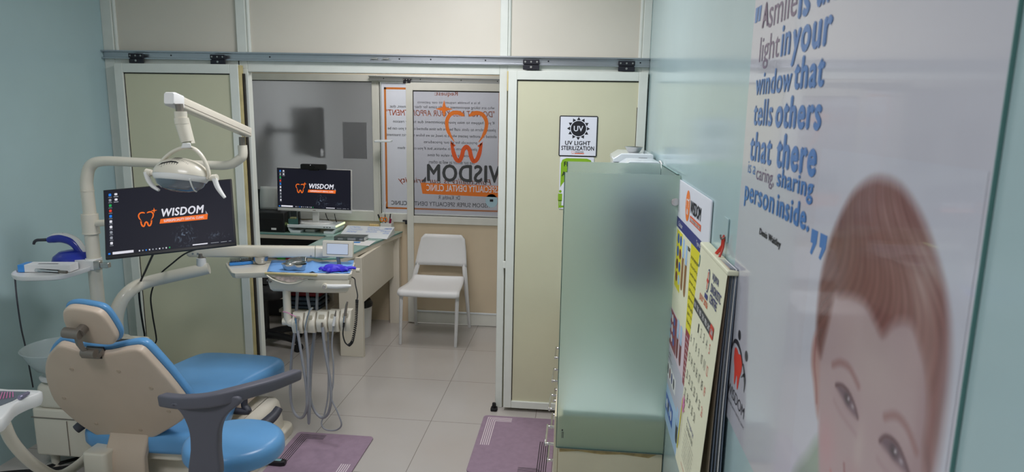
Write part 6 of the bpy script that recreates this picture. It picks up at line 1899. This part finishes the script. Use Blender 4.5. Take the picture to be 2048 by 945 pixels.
lay(sdf(sm([(.948, 1.46), (.962, 1.468), (.979, 1.466), (.988, 1.445), (.985, 1.415), (.968, 1.39), (.95, 1.362), (.936, 1.352), (.93, 1.4)]), .006), (186, 150, 146))
lay(line([(.975, 1.455), (.972, 1.42), (.955, 1.39), (.948, 1.37)], .003, .006) * .7, (150, 92, 90))
face = sdf(sm([(.952, 1.46), (.945, 1.40), (.932, 1.345), (.908, 1.27), (.868, 1.205), (.81, 1.165), (.745, 1.18), (.695, 1.24), (.662, 1.33), (.648, 1.42), (.645, 1.5), (.68, 1.57), (.78, 1.6), (.92, 1.57)]), .008)
lay(face, (184, 162, 164))
def blob(cy, cz, ry, rz, col, k_=1.0):
    lay(np.exp(-(((YY - cy) / ry) ** 2 + ((ZZ - cz) / rz) ** 2)) * k_ * face, col)
blob(.79, 1.49, .08, .05, (192, 174, 172), .8)
blob(.90, 1.33, .035, .04, (196, 150, 156), .7); blob(.70, 1.33, .035, .04, (190, 150, 156), .6)
blob(.80, 1.375, .014, .05, (196, 178, 176), .7)
blob(.845, 1.415, .045, .02, (172, 142, 148), .5); blob(.71, 1.415, .045, .02, (172, 142, 148), .5)
blob(.80, 1.335, .035, .02, (182, 148, 152), .6)
blob(.665, 1.45, .018, .1, (164, 136, 140), .6)
# nose, mouth
lay(line([(.835, 1.335), (.828, 1.322), (.815, 1.328), (.80, 1.32), (.785, 1.328), (.772, 1.322), (.766, 1.334)], .002, .006) * face, (150, 96, 104))
lay(sdf(sm([(.875, 1.305), (.84, 1.28), (.80, 1.272), (.76, 1.28), (.73, 1.30), (.755, 1.262), (.80, 1.245), (.85, 1.262)]), .005) * face, (196, 120, 124))
lay(sdf(sm([(.862, 1.294), (.83, 1.281), (.80, 1.276), (.77, 1.281), (.745, 1.292), (.77, 1.27), (.80, 1.263), (.835, 1.27)]), .004) * face, (232, 226, 226))
# eyes and brows
for e in ([(.888, 1.421), (.868, 1.429), (.845, 1.429), (.825, 1.421), (.812, 1.410), (.835, 1.409), (.862, 1.414)], [(.75, 1.411), (.738, 1.423), (.718, 1.428), (.70, 1.424), (.68, 1.411), (.702, 1.408), (.727, 1.409)]):
    lay(sdf(sm(e), .005), (112, 90, 102))
    cy = sum(q[0] for q in e) / len(e); cz = sum(q[1] for q in e) / len(e)
    lay(np.exp(-(((YY - cy) / .009) ** 2 + ((ZZ - cz) / .007) ** 2)), (66, 52, 64))
    lay(np.exp(-(((YY - cy + .004) / .0025) ** 2 + ((ZZ - cz - .002) / .0025) ** 2)), (226, 220, 226))
    lay(np.exp(-(((YY - cy + .018) / .005) ** 2 + ((ZZ - cz + .002) / .003) ** 2)) * .7, (204, 198, 206))
    lay(line(e[:5], .0018, .005) * .9, (88, 58, 66))
    lay(line([(q[0], q[1] - .022) for q in (e[0], e[-1], e[4])], .002, .01) * .35, (150, 112, 120))
lay(line([(.905, 1.443), (.88, 1.456), (.85, 1.459), (.82, 1.448)], .004, .009) * .75, (150, 108, 108))
lay(line([(.745, 1.443), (.72, 1.456), (.695, 1.454), (.672, 1.440)], .004, .009) * .75, (150, 108, 108))
# hair with strands
ang = np.arctan2(YY - .80 + .04 * np.sin(ZZ * 25), 1.80 - ZZ); rad = np.hypot((YY - .80), (ZZ - 1.80))
strand = .5 + .25 * np.sin(ang * 60 + 3 * np.sin(rad * 22)) + .25 * np.sin(ang * 23 + 2 * np.sin(rad * 35) + 1)
strand2 = .5 + .5 * np.sin(ang * 97 + 4 * np.sin(rad * 18) + 2)
hair = sdf(sm([(.832, 1.704), (.875, 1.692), (.91, 1.67), (.945, 1.63), (.968, 1.59), (.982, 1.54), (.981, 1.49), (.972, 1.455), (.953, 1.438), (.946, 1.456), (.934, 1.50), (.926, 1.535), (.905, 1.54), (.875, 1.549),
               (.83, 1.552), (.80, 1.540), (.775, 1.53), (.755, 1.548), (.735, 1.559), (.712, 1.562), (.69, 1.545), (.672, 1.525), (.660, 1.49), (.658, 1.45), (.652, 1.42), (.648, 1.37), (.640, 1.40), (.632, 1.45), (.631, 1.51), (.638, 1.565), (.655, 1.605), (.684, 1.64), (.722, 1.674), (.775, 1.70)], 4), .009)
hc = np.array([132., 88, 85])[None, None] * (1 - strand[..., None] * .35) + np.array([172., 128, 122])[None, None] * strand[..., None] * .35
hc = hc * (1 - .10 * strand2[..., None]) * (1 - .10 * np.clip((YY - .80) / .12, 0, 1))[..., None]
hair = hair * (1 - .45 * np.clip((.665 - YY) / .035, 0, 1))
img = img * (1 - hair[..., None]) + hc * hair[..., None]
lay(np.exp(-(((YY - .70) / .035) ** 2 + ((ZZ - 1.615) / .05) ** 2)) * hair * (.35 + .4 * strand), (186, 164, 160))
lay(np.exp(-(((YY - .675) / .02) ** 2 + ((ZZ - 1.53) / .06) ** 2)) * hair * .55, (180, 152, 148))
lay(np.exp(-(((YY - .79) / .05) ** 2 + ((ZZ - 1.665) / .018) ** 2)) * hair * .4 * strand, (184, 150, 144))
lay(np.exp(-(((YY - .85) / .07) ** 2 + ((ZZ - 1.575) / .02) ** 2)) * hair * .35, (116, 66, 62))
lay(np.exp(-(((YY - .955) / .02) ** 2 + ((ZZ - 1.5) / .05) ** 2)) * hair * .35, (118, 70, 68))
c_ = np.clip(img, 0, 255) / 255.0
c_ = np.where(c_ <= .04045, c_ / 12.92, ((c_ + .055) / 1.055) ** 2.4)
nzg, nyg = YY.shape
vsx = np.stack([np.full(YY.size, XPO - .0003), YY.ravel(), ZZ.ravel()], 1)
idx = np.arange(nzg * nyg).reshape(nzg, nyg)
fs_ = np.stack([idx[:-1, :-1].ravel(), idx[:-1, 1:].ravel(), idx[1:, 1:].ravel(), idx[1:, :-1].ravel()], 1)
me = bpy.data.meshes.new('boy_portrait')
me.from_pydata((vsx - np.array(BASE[poster.name])).tolist(), [], fs_.tolist())
att = me.color_attributes.new('print', 'FLOAT_COLOR', 'POINT')
att.data.foreach_set('color', np.concatenate([c_.reshape(-1, 3), np.ones((YY.size, 1))], 1).astype(np.float32).ravel())
m = bpy.data.materials.new('portrait_print'); m.use_nodes = True
nt = m.node_tree; pb2 = nt.nodes['Principled BSDF']
an = nt.nodes.new('ShaderNodeVertexColor'); an.layer_name = 'print'
nt.links.new(an.outputs['Color'], pb2.inputs['Base Color']); pb2.inputs['Roughness'].default_value = .12; pb2.inputs['Coat Weight'].default_value = .4
me.materials.append(m)
po_ = bpy.data.objects.new('boy_portrait', me); COL.objects.link(po_); po_.parent = poster
# quotation
q = MB()
cT = .0006
def T(s_, y0, y1, z0, z1, m_, bold=.02, sh=0.0, c=cT):
    q.use(m_); text(q, FPO, s_, -y0, -y1, z0, z1, c, bold=bold * 1.45, shear=sh)
T('A', 1.437, 1.39, 1.947, 1.995, M_POSTERPLUM, .03); T('smile', 1.388, 1.215, 1.942, 1.998, M_POSTERPLUM, .0); T('is', 1.205, 1.145, 1.933, 1.99, M_POSTERBLUE, .035); T('the', 1.12, 1.02, 1.938, 2.0, M_POSTERBLUE, .035)
T('light', 1.438, 1.30, 1.866, 1.93, M_POSTERPLUM, -.005); T('in', 1.288, 1.232, 1.88, 1.935, M_POSTERBLUE, .02); T('your', 1.222, 1.035, 1.858, 1.92, M_POSTERBLUE, .03)
T('window', 1.446, 1.205, 1.816, 1.862, M_POSTERBLUE, .02); T('that', 1.195, 1.048, 1.818, 1.872, M_POSTERBLUE, .03)
T('tells', 1.444, 1.304, 1.756, 1.808, M_POSTERBLUE, .02); T('others', 1.285, 1.043, 1.754, 1.810, M_POSTERBLUE, .035)
T('that', 1.452, 1.288, 1.684, 1.744, M_POSTERBLUE, .02); T('there', 1.258, 1.045, 1.684, 1.746, M_POSTERBLUE, .035)
T('is a', 1.455, 1.395, 1.658, 1.682, M_POSTERBLUE, .0); T('caring,', 1.385, 1.26, 1.642, 1.676, M_POSTERPLUM, .0); T('sharing', 1.24, 1.047, 1.642, 1.685, M_POSTERBLUE, .025)
T('person', 1.466, 1.243, 1.586, 1.630, M_POSTERBLUE, .02); T('inside.', 1.228, 1.05, 1.600, 1.642, M_POSTERBLUE, .03)
T('Denis Waitley', 1.325, 1.184, 1.545, 1.562, M_INK, .02)
q.use(M_POSTERBLUE)
for y in (1.487, 1.462): flat(q, FPO, [(-y - .010, 1.995), (-y + .012, 1.995), (-y + .007, 1.965), (-y - .010, 1.965)], cT)
for y in (1.036, .998): flat(q, FPO, [(-y - .002, 1.609), (-y + .026, 1.609), (-y + .024, 1.59), (-y + .008, 1.570), (-y - .0, 1.572), (-y + .008, 1.588), (-y - .002, 1.588)], cT)
q.build('quotation_lettering', None, poster, smooth=0)
# tooth-and-people logo low on the sheet
L_ = MB().use(M_INK)
flat(L_, FPO, ellipse(-1.413, 1.314, .012, .011, 20), cT)
stroke(L_, FPO, [(-1.470, 1.262), (-1.455, 1.285), (-1.425, 1.293), (-1.39, 1.283), (-1.365, 1.262)], .012, cT, taper=([0, .5, 1], [.2, 1, .3]))
L_.use(M_INKGREY)
flat(L_, FPO, ellipse(-1.345, 1.292, .012, .011, 20), cT)
stroke(L_, FPO, [(-1.365, 1.268), (-1.347, 1.25), (-1.340, 1.235), (-1.341, 1.215)], .016, cT, taper=([0, .5, 1], [.4, 1, .1]))
stroke(L_, FPO, [(-1.372, 1.235), (-1.358, 1.245), (-1.345, 1.25)], .01, cT, taper=([0, 1], [.1, 1]))
L_.use(M_RED)
flat(L_, FPO, [(-a, b_) for a, b_ in sm([(1.442, 1.275), (1.425, 1.28), (1.407, 1.274), (1.39, 1.278), (1.374, 1.268), (1.373, 1.248), (1.384, 1.228), (1.392, 1.2), (1.400, 1.202), (1.405, 1.222), (1.412, 1.222), (1.420, 1.2), (1.428, 1.202), (1.432, 1.23), (1.444, 1.25)], 3)], cT)
L_.use(M_INK); text(L_, FPO, 'WISDOM', -1.478, -1.325, 1.162, 1.187, cT, bold=.0)
text(L_, FPO, 'SUPERSPECIALITY DENTAL CLINIC', -1.478, -1.318, 1.143, 1.149, cT)
L_.build('tooth_emblem', None, poster, smooth=0)
